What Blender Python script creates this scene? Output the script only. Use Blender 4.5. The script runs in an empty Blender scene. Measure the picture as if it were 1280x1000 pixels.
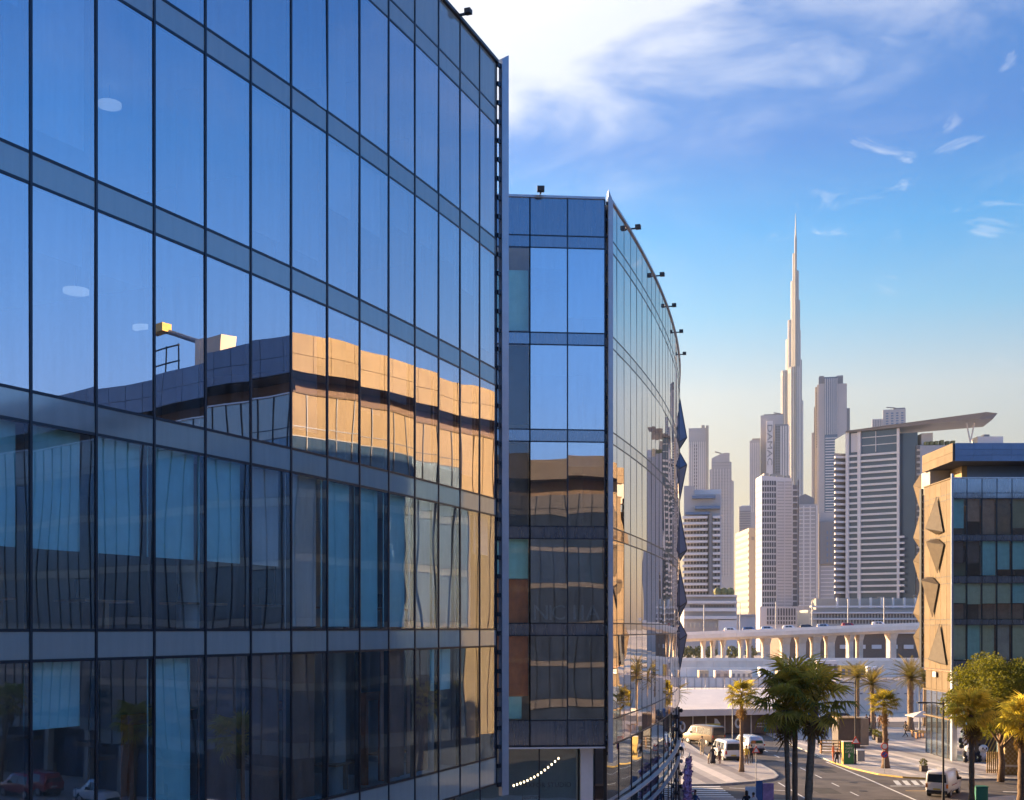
import bpy, bmesh, math, random
from mathutils import Vector, Matrix
R = math.radians
rnd = random.Random(11)
sc = bpy.context.scene
col = sc.collection

# ------------------------------------------------------------------ camera, sky, sun, exposure
F, CX, HY, HC = 1500.0, 640.0, 785.0, 12.5          # focal length (px of a 1280 frame), principal column, horizon row, eye height
def W(px, py, Y):
    """point of the place seen at (px, py) that stands Y metres ahead of the camera"""
    return Vector(((px - CX) / F * Y, Y, HC + (HY - py) / F * Y))
def G(px, py, z=0.0):
    Y = (HC - z) * F / (py - HY)
    return Vector(((px - CX) / F * Y, Y, z))

cam = bpy.data.cameras.new("camera")
cam.sensor_width = 36.0
cam.lens = F / 1280.0 * 36.0
cam.shift_y = (HY - 500.0) / 1280.0
cam.clip_start = 0.3
cam.clip_end = 20000
cam_o = bpy.data.objects.new("camera", cam)
cam_o.location = (0, 0, HC)
cam_o.rotation_euler = (R(90), 0, 0)
col.objects.link(cam_o)
sc.camera = cam_o

SUN_AZ, SUN_EL = -55.0, 12.0                          # degrees; azimuth from +Y towards +X
sun_dir = Vector((math.sin(R(SUN_AZ)) * math.cos(R(SUN_EL)), math.cos(R(SUN_AZ)) * math.cos(R(SUN_EL)), math.sin(R(SUN_EL))))

world = bpy.data.worlds.new("World")
sc.world = world
world.use_nodes = True
nt = world.node_tree
nt.nodes.clear()
def N(tree, typ, **kw):
    n = tree.nodes.new(typ)
    for k, v in kw.items():
        if k.startswith("i_"):
            key = k[2:]
            n.inputs[int(key) if key.isdigit() else key].default_value = v
        else:
            setattr(n, k, v)
    return n
def ramp(tree, stops, interp='EASE'):
    r = tree.nodes.new("ShaderNodeValToRGB")
    r.color_ramp.interpolation = interp
    while len(r.color_ramp.elements) < len(stops):
        r.color_ramp.elements.new(0.5)
    for e, (p, c) in zip(r.color_ramp.elements, stops):
        e.position = p
        e.color = (*c, 1) if len(c) == 3 else c
    return r
def math_n(tree, op, a, b=None, clamp=False):
    n = tree.nodes.new("ShaderNodeMath"); n.operation = op; n.use_clamp = clamp
    for i, v in enumerate((a, b)):
        if v is None: continue
        if isinstance(v, (int, float)): n.inputs[i].default_value = v
        else: tree.links.new(v, n.inputs[i])
    return n.outputs[0]
def mix_n(tree, fac, a, b, blend='MIX'):
    n = tree.nodes.new("ShaderNodeMix"); n.data_type = 'RGBA'; n.blend_type = blend
    for i, v in ((0, fac), (6, a), (7, b)):
        if isinstance(v, (int, float)): n.inputs[i].default_value = v
        elif isinstance(v, (tuple, list)): n.inputs[i].default_value = (*v[:3], 1)
        else: tree.links.new(v, n.inputs[i])
    return n.outputs[2]

SKY_STRENGTH = 0.098
L = nt.links
tc = N(nt, "ShaderNodeTexCoord")
sky = N(nt, "ShaderNodeTexSky", sky_type='NISHITA', sun_disc=False, sun_elevation=R(SUN_EL), sun_rotation=R(SUN_AZ),
        altitude=0.0, air_density=1.0, dust_density=1.2, ozone_density=3.0)
sep = N(nt, "ShaderNodeSeparateXYZ"); L.new(tc.outputs["Generated"], sep.inputs[0])
el = math_n(nt, 'ARCSINE', sep.outputs[2])
el_n = math_n(nt, 'DIVIDE', el, R(60), True)
az = math_n(nt, 'ARCTAN2', sep.outputs[0], sep.outputs[1])
# the air low down is warm and pale, higher up a clear saturated blue: the same all the way round
tint = ramp(nt, [(0.0, (1.02, 0.61, 0.34)), (0.117, (0.93, 0.58, 0.38)), (0.18, (1.12, 0.77, 0.56)), (0.24, (0.45, 0.72, 0.72)), (0.30, (0.05, 0.57, 0.79)), (0.36, (0.0, 0.37, 0.70)), (1.0, (0.0, 0.36, 0.66))], 'LINEAR')
L.new(el_n, tint.inputs[0])
# ... warm on the half of the sky round the setting sun, lavender and deep blue away from it
tint2 = ramp(nt, [(0.0, (1.0, 0.80, 0.88)), (0.117, (0.84, 0.83, 1.10)), (0.24, (0.58, 0.84, 1.18)), (0.36, (0.25, 0.71, 1.14)), (0.55, (0.06, 0.48, 0.97)), (1.0, (0.02, 0.40, 0.90))], 'LINEAR')
L.new(el_n, tint2.inputs[0])
away = math_n(nt, 'COSINE', math_n(nt, 'SUBTRACT', az, R(SUN_AZ)))
sunside = ramp(nt, [(0.0, (0, 0, 0)), (0.30, (0, 0, 0)), (0.62, (1, 1, 1)), (1.0, (1, 1, 1))])
L.new(math_n(nt, 'ADD', math_n(nt, 'MULTIPLY', away, 0.5), 0.5), sunside.inputs[0])
tint_mix = mix_n(nt, sunside.outputs[0], tint2.outputs[0], tint.outputs[0])
blue = mix_n(nt, 1.0, sky.outputs[0], tint_mix, 'MULTIPLY')
# clouds: a soft bank drifting over the upper left, thin wisps elsewhere
mp = N(nt, "ShaderNodeMapping"); mp.inputs["Scale"].default_value = (1.0, 1.0, 2.6); mp.inputs["Rotation"].default_value = (0.25, -0.35, 0.0)
L.new(tc.outputs["Generated"], mp.inputs[0])
n1 = N(nt, "ShaderNodeTexNoise", i_Scale=5.5, i_Detail=8.0, i_Roughness=0.55, i_Distortion=0.6); L.new(mp.outputs[0], n1.inputs["Vector"])
n2 = N(nt, "ShaderNodeTexNoise", i_Scale=15.0, i_Detail=6.0, i_Roughness=0.6, i_Distortion=0.9); L.new(mp.outputs[0], n2.inputs["Vector"])
da = math_n(nt, 'DIVIDE', math_n(nt, 'SUBTRACT', az, R(-3.0)), R(27.0))
de = math_n(nt, 'DIVIDE', math_n(nt, 'SUBTRACT', el, R(30.5)), R(12.5))
de = math_n(nt, 'SUBTRACT', de, math_n(nt, 'MULTIPLY', da, 0.25))
d2 = math_n(nt, 'ADD', math_n(nt, 'MULTIPLY', da, da), math_n(nt, 'MULTIPLY', de, de))
bank = math_n(nt, 'SUBTRACT', 1.0, math_n(nt, 'SQRT', d2))
dens = math_n(nt, 'ADD', math_n(nt, 'MULTIPLY', bank, 1.35), math_n(nt, 'MULTIPLY', math_n(nt, 'SUBTRACT', n1.outputs[0], 0.5), 1.5))
bank_f = ramp(nt, [(0.0, (0, 0, 0)), (0.02, (0, 0, 0)), (0.60, (0.85, 0.85, 0.85)), (1.0, (0.97, 0.97, 0.97))])
L.new(dens, bank_f.inputs[0])
wisp = ramp(nt, [(0.0, (0, 0, 0)), (0.645, (0, 0, 0)), (0.84, (0.45, 0.45, 0.45)), (1.0, (0.8, 0.8, 0.8))])
L.new(math_n(nt, 'MULTIPLY', n2.outputs[0], math_n(nt, 'ADD', n1.outputs[0], 0.55)), wisp.inputs[0])
veil_h = ramp(nt, [(0.0, (0, 0, 0)), (0.22, (0, 0, 0)), (0.42, (1, 1, 1)), (1.0, (1, 1, 1))]); L.new(el_n, veil_h.inputs[0])
n3 = N(nt, "ShaderNodeTexNoise", i_Scale=3.2, i_Detail=7.0, i_Roughness=0.62, i_Distortion=0.8); L.new(mp.outputs[0], n3.inputs["Vector"])
veil_n = ramp(nt, [(0.38, (0.03, 0.03, 0.03)), (0.70, (0.42, 0.44, 0.44))]); L.new(n3.outputs[0], veil_n.inputs[0])
veil = math_n(nt, 'MULTIPLY', math_n(nt, 'MULTIPLY', veil_h.outputs[0], veil_n.outputs[0]), math_n(nt, 'ADD', math_n(nt, 'MULTIPLY', sunside.outputs[0], 0.8), 0.2))
fac = math_n(nt, 'MAXIMUM', math_n(nt, 'MAXIMUM', bank_f.outputs[0], math_n(nt, 'MULTIPLY', wisp.outputs[0], sunside.outputs[0])), veil)
up = ramp(nt, [(0.0, (0, 0, 0)), (0.12, (0, 0, 0)), (0.2, (1, 1, 1)), (1.0, (1, 1, 1))]); L.new(el_n, up.inputs[0])
fac = math_n(nt, 'MULTIPLY', fac, up.outputs[0])
cl_col = mix_n(nt, n1.outputs[0], (3.1, 3.0, 3.1), (2.1, 2.45, 2.95))
final = mix_n(nt, fac, blue, cl_col)
bg = N(nt, "ShaderNodeBackground"); bg.inputs["Strength"].default_value = SKY_STRENGTH
L.new(final, bg.inputs[0])
wo = N(nt, "ShaderNodeOutputWorld"); L.new(bg.outputs[0], wo.inputs[0])

sun = bpy.data.lights.new("sun", 'SUN')
sun.energy = 5.0
sun.angle = R(0.55)
sun.color = (1.0, 0.68, 0.38)
sun_o = bpy.data.objects.new("sun", sun)
sun_o.rotation_euler = (-sun_dir).to_track_quat('-Z', 'Y').to_euler()
sun_o.location = (-60, 50, 90)
col.objects.link(sun_o)

sc.view_settings.view_transform = 'Standard'
sc.view_settings.look = 'None'
sc.view_settings.exposure = 2.0
sc.view_settings.gamma = 1.0
sc.view_settings.use_curve_mapping = False
sc.render.engine = 'CYCLES'
cy = sc.cycles
cy.max_bounces = 9; cy.diffuse_bounces = 3; cy.glossy_bounces = 5; cy.transmission_bounces = 6
cy.transparent_max_bounces = 14; cy.volume_bounces = 0
cy.caustics_reflective = False; cy.caustics_refractive = False
cy.use_denoising = True
cy.sample_clamp_indirect = 6.0

# ------------------------------------------------------------------ materials
def M(name, color, rough=0.6, metal=0.0, var=0.10, scale=2.0, bump=0.0, coat=0.0, spec=0.5, obj_var=0.0, emit=None, back=None):
    m = bpy.data.materials.new(name); m.use_nodes = True
    t = m.node_tree; b = t.nodes["Principled BSDF"]
    b.inputs["Roughness"].default_value = rough
    b.inputs["Metallic"].default_value = metal
    b.inputs["Specular IOR Level"].default_value = spec
    if coat: b.inputs["Coat Weight"].default_value = coat; b.inputs["Coat Roughness"].default_value = 0.05
    co = N(t, "ShaderNodeTexCoord")
    nz = N(t, "ShaderNodeTexNoise", i_Scale=scale, i_Detail=5.0, i_Roughness=0.6)
    t.links.new(co.outputs["Object"], nz.inputs["Vector"])
    lo = tuple(c * (1 - var) for c in color); hi = tuple(min(1, c * (1 + var)) for c in color)
    rp = ramp(t, [(0.3, lo), (0.7, hi)], 'LINEAR'); t.links.new(nz.outputs[0], rp.inputs[0])
    out = rp.outputs[0]
    if obj_var:
        oi = N(t, "ShaderNodeObjectInfo")
        r2 = ramp(t, [(0.0, (1 - obj_var,) * 3), (1.0, (1 + obj_var * 0.4,) * 3)], 'LINEAR'); t.links.new(oi.outputs["Random"], r2.inputs[0])
        out = mix_n(t, 1.0, out, r2.outputs[0], 'MULTIPLY')
    t.links.new(out, b.inputs["Base Color"])
    if bump:
        bp = N(t, "ShaderNodeBump"); bp.inputs["Strength"].default_value = bump; bp.inputs["Distance"].default_value = 0.02
        n3 = N(t, "ShaderNodeTexNoise", i_Scale=scale * 9, i_Detail=4.0)
        t.links.new(co.outputs["Object"], n3.inputs["Vector"])
        t.links.new(n3.outputs[0], bp.inputs["Height"]); t.links.new(bp.outputs[0], b.inputs["Normal"])
    if emit:
        b.inputs["Emission Color"].default_value = (*emit[0], 1); b.inputs["Emission Strength"].default_value = emit[1]
    return m

def GLASS(name, refl=(0.78, 0.88, 1.0), through=(0.22, 0.36, 0.42), base=0.5, wave=0.02, wave_scale=0.55, rough=0.0, opaque=None, dust=0.085):
    """coated facade glass: a strong, slightly uneven reflection over a tinted view inside"""
    m = bpy.data.materials.new(name); m.use_nodes = True
    t = m.node_tree; t.nodes.clear()
    co = N(t, "ShaderNodeTexCoord"); oi = N(t, "ShaderNodeObjectInfo")
    sh = N(t, "ShaderNodeVectorMath", operation='SCALE'); sh.inputs["Scale"].default_value = 37.0
    cmb = N(t, "ShaderNodeCombineXYZ")
    for i in range(3): t.links.new(oi.outputs["Random"], cmb.inputs[i])
    t.links.new(cmb.outputs[0], sh.inputs[0])
    ad = N(t, "ShaderNodeVectorMath", operation='ADD'); t.links.new(co.outputs["Object"], ad.inputs[0]); t.links.new(sh.outputs[0], ad.inputs[1])
    nz = N(t, "ShaderNodeTexNoise", i_Scale=wave_scale, i_Detail=0.6, i_Roughness=0.4); t.links.new(ad.outputs[0], nz.inputs["Vector"])
    bp = N(t, "ShaderNodeBump"); bp.inputs["Strength"].default_value = 1.0; bp.inputs["Distance"].default_value = wave
    t.links.new(nz.outputs[0], bp.inputs["Height"])
    lw = N(t, "ShaderNodeFresnel"); lw.inputs["IOR"].default_value = 1.5
    fac = math_n(t, 'ADD', math_n(t, 'MULTIPLY', lw.outputs[0], 1.0 - base), base, True)
    gl = N(t, "ShaderNodeBsdfGlossy"); gl.inputs["Roughness"].default_value = rough
    rr = ramp(t, [(0.0, tuple(c * 0.93 for c in refl)), (1.0, refl)], 'LINEAR'); t.links.new(oi.outputs["Random"], rr.inputs[0])
    t.links.new(rr.outputs[0], gl.inputs["Color"]); t.links.new(bp.outputs[0], gl.inputs["Normal"])
    if opaque:
        und = N(t, "ShaderNodeBsdfDiffuse"); und.inputs["Color"].default_value = (*opaque, 1)
    else:
        und = N(t, "ShaderNodeBsdfTransparent"); und.inputs["Color"].default_value = (*through, 1)
    mx = N(t, "ShaderNodeMixShader"); t.links.new(fac, mx.inputs[0]); t.links.new(und.outputs[0], mx.inputs[1]); t.links.new(gl.outputs[0], mx.inputs[2])
    # a film of dust with rain streaks
    ma = N(t, "ShaderNodeMapping"); ma.inputs["Scale"].default_value = (5.0, 5.0, 0.45); t.links.new(ad.outputs[0], ma.inputs[0])
    nd = N(t, "ShaderNodeTexNoise", i_Scale=1.0, i_Detail=5.0, i_Roughness=0.65); t.links.new(ma.outputs[0], nd.inputs["Vector"])
    rd = ramp(t, [(0.38, (0.012,) * 3), (0.72, (dust,) * 3)], 'LINEAR'); t.links.new(nd.outputs[0], rd.inputs[0])
    df = N(t, "ShaderNodeBsdfDiffuse"); df.inputs["Color"].default_value = (0.55, 0.53, 0.50, 1)
    m2 = N(t, "ShaderNodeMixShader"); t.links.new(rd.outputs[0], m2.inputs[0]); t.links.new(mx.outputs[0], m2.inputs[1]); t.links.new(df.outputs[0], m2.inputs[2]); mx = m2
    if not opaque:      # a pane is one coated sheet: the light meets its coating once on the way through
        ge = N(t, "ShaderNodeNewGeometry"); cl = N(t, "ShaderNodeBsdfTransparent"); m3 = N(t, "ShaderNodeMixShader")
        t.links.new(ge.outputs["Backfacing"], m3.inputs[0]); t.links.new(mx.outputs[0], m3.inputs[1]); t.links.new(cl.outputs[0], m3.inputs[2]); mx = m3
    o = N(t, "ShaderNodeOutputMaterial"); t.links.new(mx.outputs[0], o.inputs[0])
    return m

MAT = {}
def mk(key, *a, **k): MAT[key] = M(key, *a, **k)
mk('alu_dark', (0.025, 0.032, 0.045), 0.35, 0.6)
mk('alu_grey', (0.33, 0.36, 0.42), 0.35, 0.5, var=0.06)
mk('alu_light', (0.50, 0.52, 0.56), 0.38, 0.4, var=0.06)
mk('concrete', (0.42, 0.40, 0.37), 0.85, bump=0.3, var=0.14, scale=0.6)
mk('concrete_pale', (0.76, 0.66, 0.56), 0.8, bump=0.2, var=0.12, scale=0.25)
mk('white_render', (0.82, 0.74, 0.66), 0.75, var=0.07, scale=0.4)
mk('ceiling', (0.55, 0.55, 0.54), 0.9, var=0.04)
mk('inner_wall', (0.42, 0.40, 0.38), 0.9, var=0.25, scale=0.35)
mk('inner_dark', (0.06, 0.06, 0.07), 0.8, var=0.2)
mk('rust', (0.42, 0.12, 0.035), 0.7, var=0.25, scale=3)
mk('brown_dark', (0.16, 0.08, 0.055), 0.7, var=0.25)
mk('concrete_pier', (0.60, 0.51, 0.43), 0.85, bump=0.3, var=0.14, scale=0.5)
mk('wood', (0.26, 0.12, 0.05), 0.5, var=0.3, scale=1.5)
mk('blind', (0.78, 0.79, 0.80), 0.8, var=0.05)
mk('blind_teal', (0.30, 0.60, 0.62), 0.8, var=0.1)
mk('roofing', (0.30, 0.29, 0.28), 0.9, var=0.1)
mk('asphalt', (0.115, 0.100, 0.093), 0.8, bump=0.4, var=0.34, scale=0.55)
mk('asphalt_far', (0.16, 0.155, 0.15), 0.85, var=0.2, scale=0.1)
mk('road_paint', (0.72, 0.72, 0.70), 0.6, var=0.16, scale=4.0)
mk('yellow_paint', (0.62, 0.40, 0.10), 0.6, var=0.15, scale=4.0)
mk('paving', (0.44, 0.395, 0.36), 0.7, var=0.16, scale=0.7, bump=0.15)
mk('band_pale', (0.70, 0.62, 0.54), 0.65, var=0.12, scale=0.9, bump=0.15)
mk('band_dark', (0.27, 0.235, 0.22), 0.65, var=0.14, scale=0.9, bump=0.15)
mk('kerb', (0.42, 0.41, 0.39), 0.8, var=0.15)
mk('sand', (0.60, 0.50, 0.39), 0.9, var=0.2, scale=0.02)
mk('panel_beige', (0.185, 0.135, 0.08), 0.7, var=0.12, scale=0.8, obj_var=0.16, spec=0.2)
mk('panel_blue', (0.13, 0.19, 0.30), 0.4, 0.2, var=0.06, obj_var=0.1)
mk('panel_ochre', (0.36, 0.24, 0.09), 0.5, var=0.08)
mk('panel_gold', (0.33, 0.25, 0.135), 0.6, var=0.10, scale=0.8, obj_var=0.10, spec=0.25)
mk('fin_shaded', (0.15, 0.115, 0.075), 0.6, var=0.15, spec=0.3)  # darker copy of the wall colour: shade of the folded recesses painted in
mk('rust_dim', (0.46, 0.23, 0.14), 0.8, var=0.25, scale=1.5)
mk('patch', (0.055, 0.052, 0.052), 0.9, var=0.25, scale=1.5, bump=0.3)
mk('iron', (0.06, 0.055, 0.05), 0.55, 0.6)
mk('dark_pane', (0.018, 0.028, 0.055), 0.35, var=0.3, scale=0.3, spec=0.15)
mk('blind_green', (0.50, 0.56, 0.42), 0.8, var=0.1)
mk('fin_blue', (0.09, 0.14, 0.22), 0.5, 0.1, var=0.12)
mk('fin_metal', (0.34, 0.36, 0.40), 0.38, 0.45, var=0.08)
mk('burj', (0.16, 0.15, 0.155), 0.45, 0.1, var=0.06, scale=0.02)
mk('tower_grey', (0.43, 0.395, 0.385), 0.5, 0.1, var=0.06, scale=0.03)
mk('tower_dark', (0.22, 0.205, 0.21), 0.4, 0.1, var=0.06, scale=0.03)
mk('tower_cream', (0.42, 0.36, 0.29), 0.6, var=0.05, scale=0.03)
mk('tower_white', (0.68, 0.625, 0.60), 0.6, var=0.05, scale=0.03)
mk('tower_glass', (0.10, 0.14, 0.19), 0.15, 0.3, var=0.12, scale=0.05)
mk('tower_window', (0.11, 0.10, 0.105), 0.25, 0.0, var=0.2, scale=0.3)
mk('balcony', (0.72, 0.66, 0.63), 0.6, var=0.05, scale=0.2)
mk('bark', (0.20, 0.13, 0.08), 0.9, var=0.35, scale=6.0, bump=0.8)
mk('bark_date', (0.27, 0.19, 0.12), 0.9, var=0.35, scale=5.0, bump=0.9)
mk('far_green', (0.20, 0.19, 0.07), 0.8, var=0.5, scale=0.4)
mk('paint_white', (0.74, 0.74, 0.74), 0.25, var=0.03, coat=0.6)
mk('paint_silver', (0.55, 0.57, 0.60), 0.25, 0.4, var=0.03, coat=0.6)
mk('paint_bronze', (0.30, 0.22, 0.14), 0.3, 0.3, var=0.05, coat=0.5)
mk('paint_black', (0.02, 0.02, 0.025), 0.25, var=0.1, coat=0.6)
mk('paint_red', (0.35, 0.03, 0.03), 0.25, coat=0.6)
mk('paint_blue', (0.05, 0.12, 0.30), 0.25, coat=0.6)
mk('car_glass', (0.02, 0.03, 0.04), 0.05, var=0.1, spec=0.8)
mk('tyre', (0.02, 0.02, 0.02), 0.9)
mk('rim', (0.45, 0.46, 0.48), 0.35, 0.7)
mk('plastic_black', (0.025, 0.025, 0.028), 0.6)
mk('lamp_red', (0.45, 0.02, 0.015), 0.2, coat=0.5)
mk('lamp_orange', (0.75, 0.22, 0.03), 0.3)
mk('lamp_clear', (0.8, 0.8, 0.8), 0.1, coat=0.5)
mk('plate', (0.68, 0.55, 0.12), 0.5)
mk('plate_white', (0.7, 0.7, 0.68), 0.5)
mk('pole_dark', (0.035, 0.035, 0.045), 0.45, 0.4)
mk('pole_grey', (0.26, 0.27, 0.29), 0.45, 0.4)
mk('green_box', (0.035, 0.20, 0.055), 0.45, var=0.12)
mk('green_teal', (0.02, 0.20, 0.15), 0.45, var=0.1)
mk('yellow_box', (0.72, 0.45, 0.10), 0.5)
mk('cabin', (0.12, 0.095, 0.08), 0.6, var=0.15)
mk('cabin_light', (0.26, 0.22, 0.18), 0.6, var=0.1)
mk('canvas', (0.74, 0.66, 0.57), 0.7, var=0.06, scale=0.5)
mk('white', (0.78, 0.78, 0.78), 0.6, var=0.04)
mk('black', (0.02, 0.02, 0.022), 0.7)
mk('red', (0.62, 0.06, 0.03), 0.6)
mk('orange', (0.75, 0.16, 0.04), 0.6)
mk('blue_sign', (0.03, 0.10, 0.45), 0.5)
mk('neon_blue', (0.05, 0.45, 0.85), 0.4, emit=((0.05, 0.45, 1.0), 0.8))
mk('neon_pink', (0.85, 0.05, 0.30), 0.4, emit=((1.0, 0.06, 0.3), 0.8))
mk('bulb', (0.9, 0.8, 0.6), 0.4, emit=((1.0, 0.8, 0.5), 1.2))
mk('lamp_on', (0.9, 0.88, 0.85), 0.5, emit=((1.0, 0.92, 0.88), 0.13))
mk('purple', (0.48, 0.26, 0.42), 0.7, var=0.3, scale=5)
mk('skin', (0.36, 0.20, 0.12), 0.6)
mk('hair', (0.015, 0.012, 0.01), 0.7)
mk('shirt_blue', (0.42, 0.52, 0.72), 0.8)
mk('shirt_yellow', (0.60, 0.38, 0.04), 0.8)
mk('shirt_tan', (0.50, 0.38, 0.22), 0.8)
mk('cloth_dark', (0.022, 0.02, 0.028), 0.85)
mk('cloth_maroon', (0.10, 0.03, 0.04), 0.85)
mk('cloth_brown', (0.16, 0.10, 0.06), 0.85)
mk('shirt_white', (0.65, 0.63, 0.62), 0.8)
mk('shoe', (0.03, 0.025, 0.02), 0.6)
mk('stone_pierced', (0.50, 0.40, 0.27), 0.7, var=0.15, scale=2)
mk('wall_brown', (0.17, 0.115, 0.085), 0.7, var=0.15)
MAT['glass_a'] = GLASS('glass_a', (0.97, 0.92, 0.96), (0.50, 0.64, 0.70), 0.50, 0.013, 0.32)
MAT['glass_low'] = GLASS('glass_low', (0.78, 0.86, 1.0), (0.86, 0.96, 0.97), 0.21, 0.013, 0.32)
MAT['glass_b'] = GLASS('glass_b', (0.84, 0.90, 1.0), (0.34, 0.46, 0.52), 0.44, 0.011, 0.32)
MAT['glass_r'] = GLASS('glass_r', (1.0, 0.94, 0.91), (0.30, 0.42, 0.46), 0.74, 0.010, 0.32)
MAT['spandrel_r'] = GLASS('spandrel_r', (0.97, 0.90, 0.86), base=0.66, wave=0.006, rough=0.03, opaque=(0.06, 0.085, 0.10))
MAT['glass_dark'] = GLASS('glass_dark', (0.32, 0.46, 0.72), base=0.07, wave=0.01, opaque=(0.035, 0.05, 0.075))
MAT['glass_blue'] = GLASS('glass_blue', (0.50, 0.72, 0.95), base=0.13, wave=0.01, opaque=(0.02, 0.06, 0.11))
MAT['glass_c'] = GLASS('glass_c', (0.70, 0.80, 0.95), (0.82, 0.90, 0.85), 0.06, 0.008, 0.3)
MAT['spandrel'] = GLASS('spandrel', (0.66, 0.76, 0.80), base=0.17, wave=0.010, rough=0.06, opaque=(0.25, 0.275, 0.265))
MAT['spandrel_dark'] = GLASS('spandrel_dark', (0.6, 0.7, 0.85), base=0.22, wave=0.010, rough=0.08, opaque=(0.04, 0.055, 0.08))
MAT['shopglass'] = GLASS('shopglass', (0.80, 0.88, 0.95), (0.42, 0.62, 0.64), 0.28, 0.01, 0.5)


def LEAF(key, color, obj_var=0.35, trans=0.45, scale=1.2):
    """foliage: matt blades that let some light through"""
    m = bpy.data.materials.new(key); m.use_nodes = True
    t = m.node_tree; t.nodes.clear(); oi = N(t, "ShaderNodeObjectInfo"); co = N(t, "ShaderNodeTexCoord")
    nz = N(t, "ShaderNodeTexNoise", i_Scale=scale, i_Detail=4.0); t.links.new(co.outputs["Object"], nz.inputs["Vector"])
    a = ramp(t, [(0.3, tuple(c * 0.65 for c in color)), (0.7, tuple(c * 1.3 for c in color))], 'LINEAR'); t.links.new(nz.outputs[0], a.inputs[0])
    b = ramp(t, [(0.0, (1 - obj_var, 1 - obj_var * 0.8, 1 - obj_var)), (1.0, (1 + obj_var * 0.6, 1 + obj_var * 0.3, 1.0))], 'LINEAR'); t.links.new(oi.outputs["Random"], b.inputs[0])
    c = mix_n(t, 1.0, a.outputs[0], b.outputs[0], 'MULTIPLY')
    pb = N(t, "ShaderNodeBsdfPrincipled"); pb.inputs["Roughness"].default_value = 0.6; pb.inputs["Specular IOR Level"].default_value = 0.2; t.links.new(c, pb.inputs["Base Color"])
    tr = N(t, "ShaderNodeBsdfTranslucent"); t.links.new(mix_n(t, 1.0, c, (1.9, 1.7, 0.75), 'MULTIPLY'), tr.inputs["Color"])
    mx = N(t, "ShaderNodeMixShader"); mx.inputs[0].default_value = trans; t.links.new(pb.outputs[0], mx.inputs[1]); t.links.new(tr.outputs[0], mx.inputs[2])
    o = N(t, "ShaderNodeOutputMaterial"); t.links.new(mx.outputs[0], o.inputs[0]); MAT[key] = m
LEAF('frond', (0.38, 0.35, 0.11), 0.22, 0.68); LEAF('frond_yellow', (0.22, 0.20, 0.045)); LEAF('frond_date', (0.23, 0.20, 0.08)); LEAF('frond_dead', (0.20, 0.13, 0.06), trans=0.25)
LEAF('leaf', (0.135, 0.145, 0.026), 0.0, 0.45, 0.8); LEAF('hedge', (0.12, 0.13, 0.03), 0.2, 0.3, 3)

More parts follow.
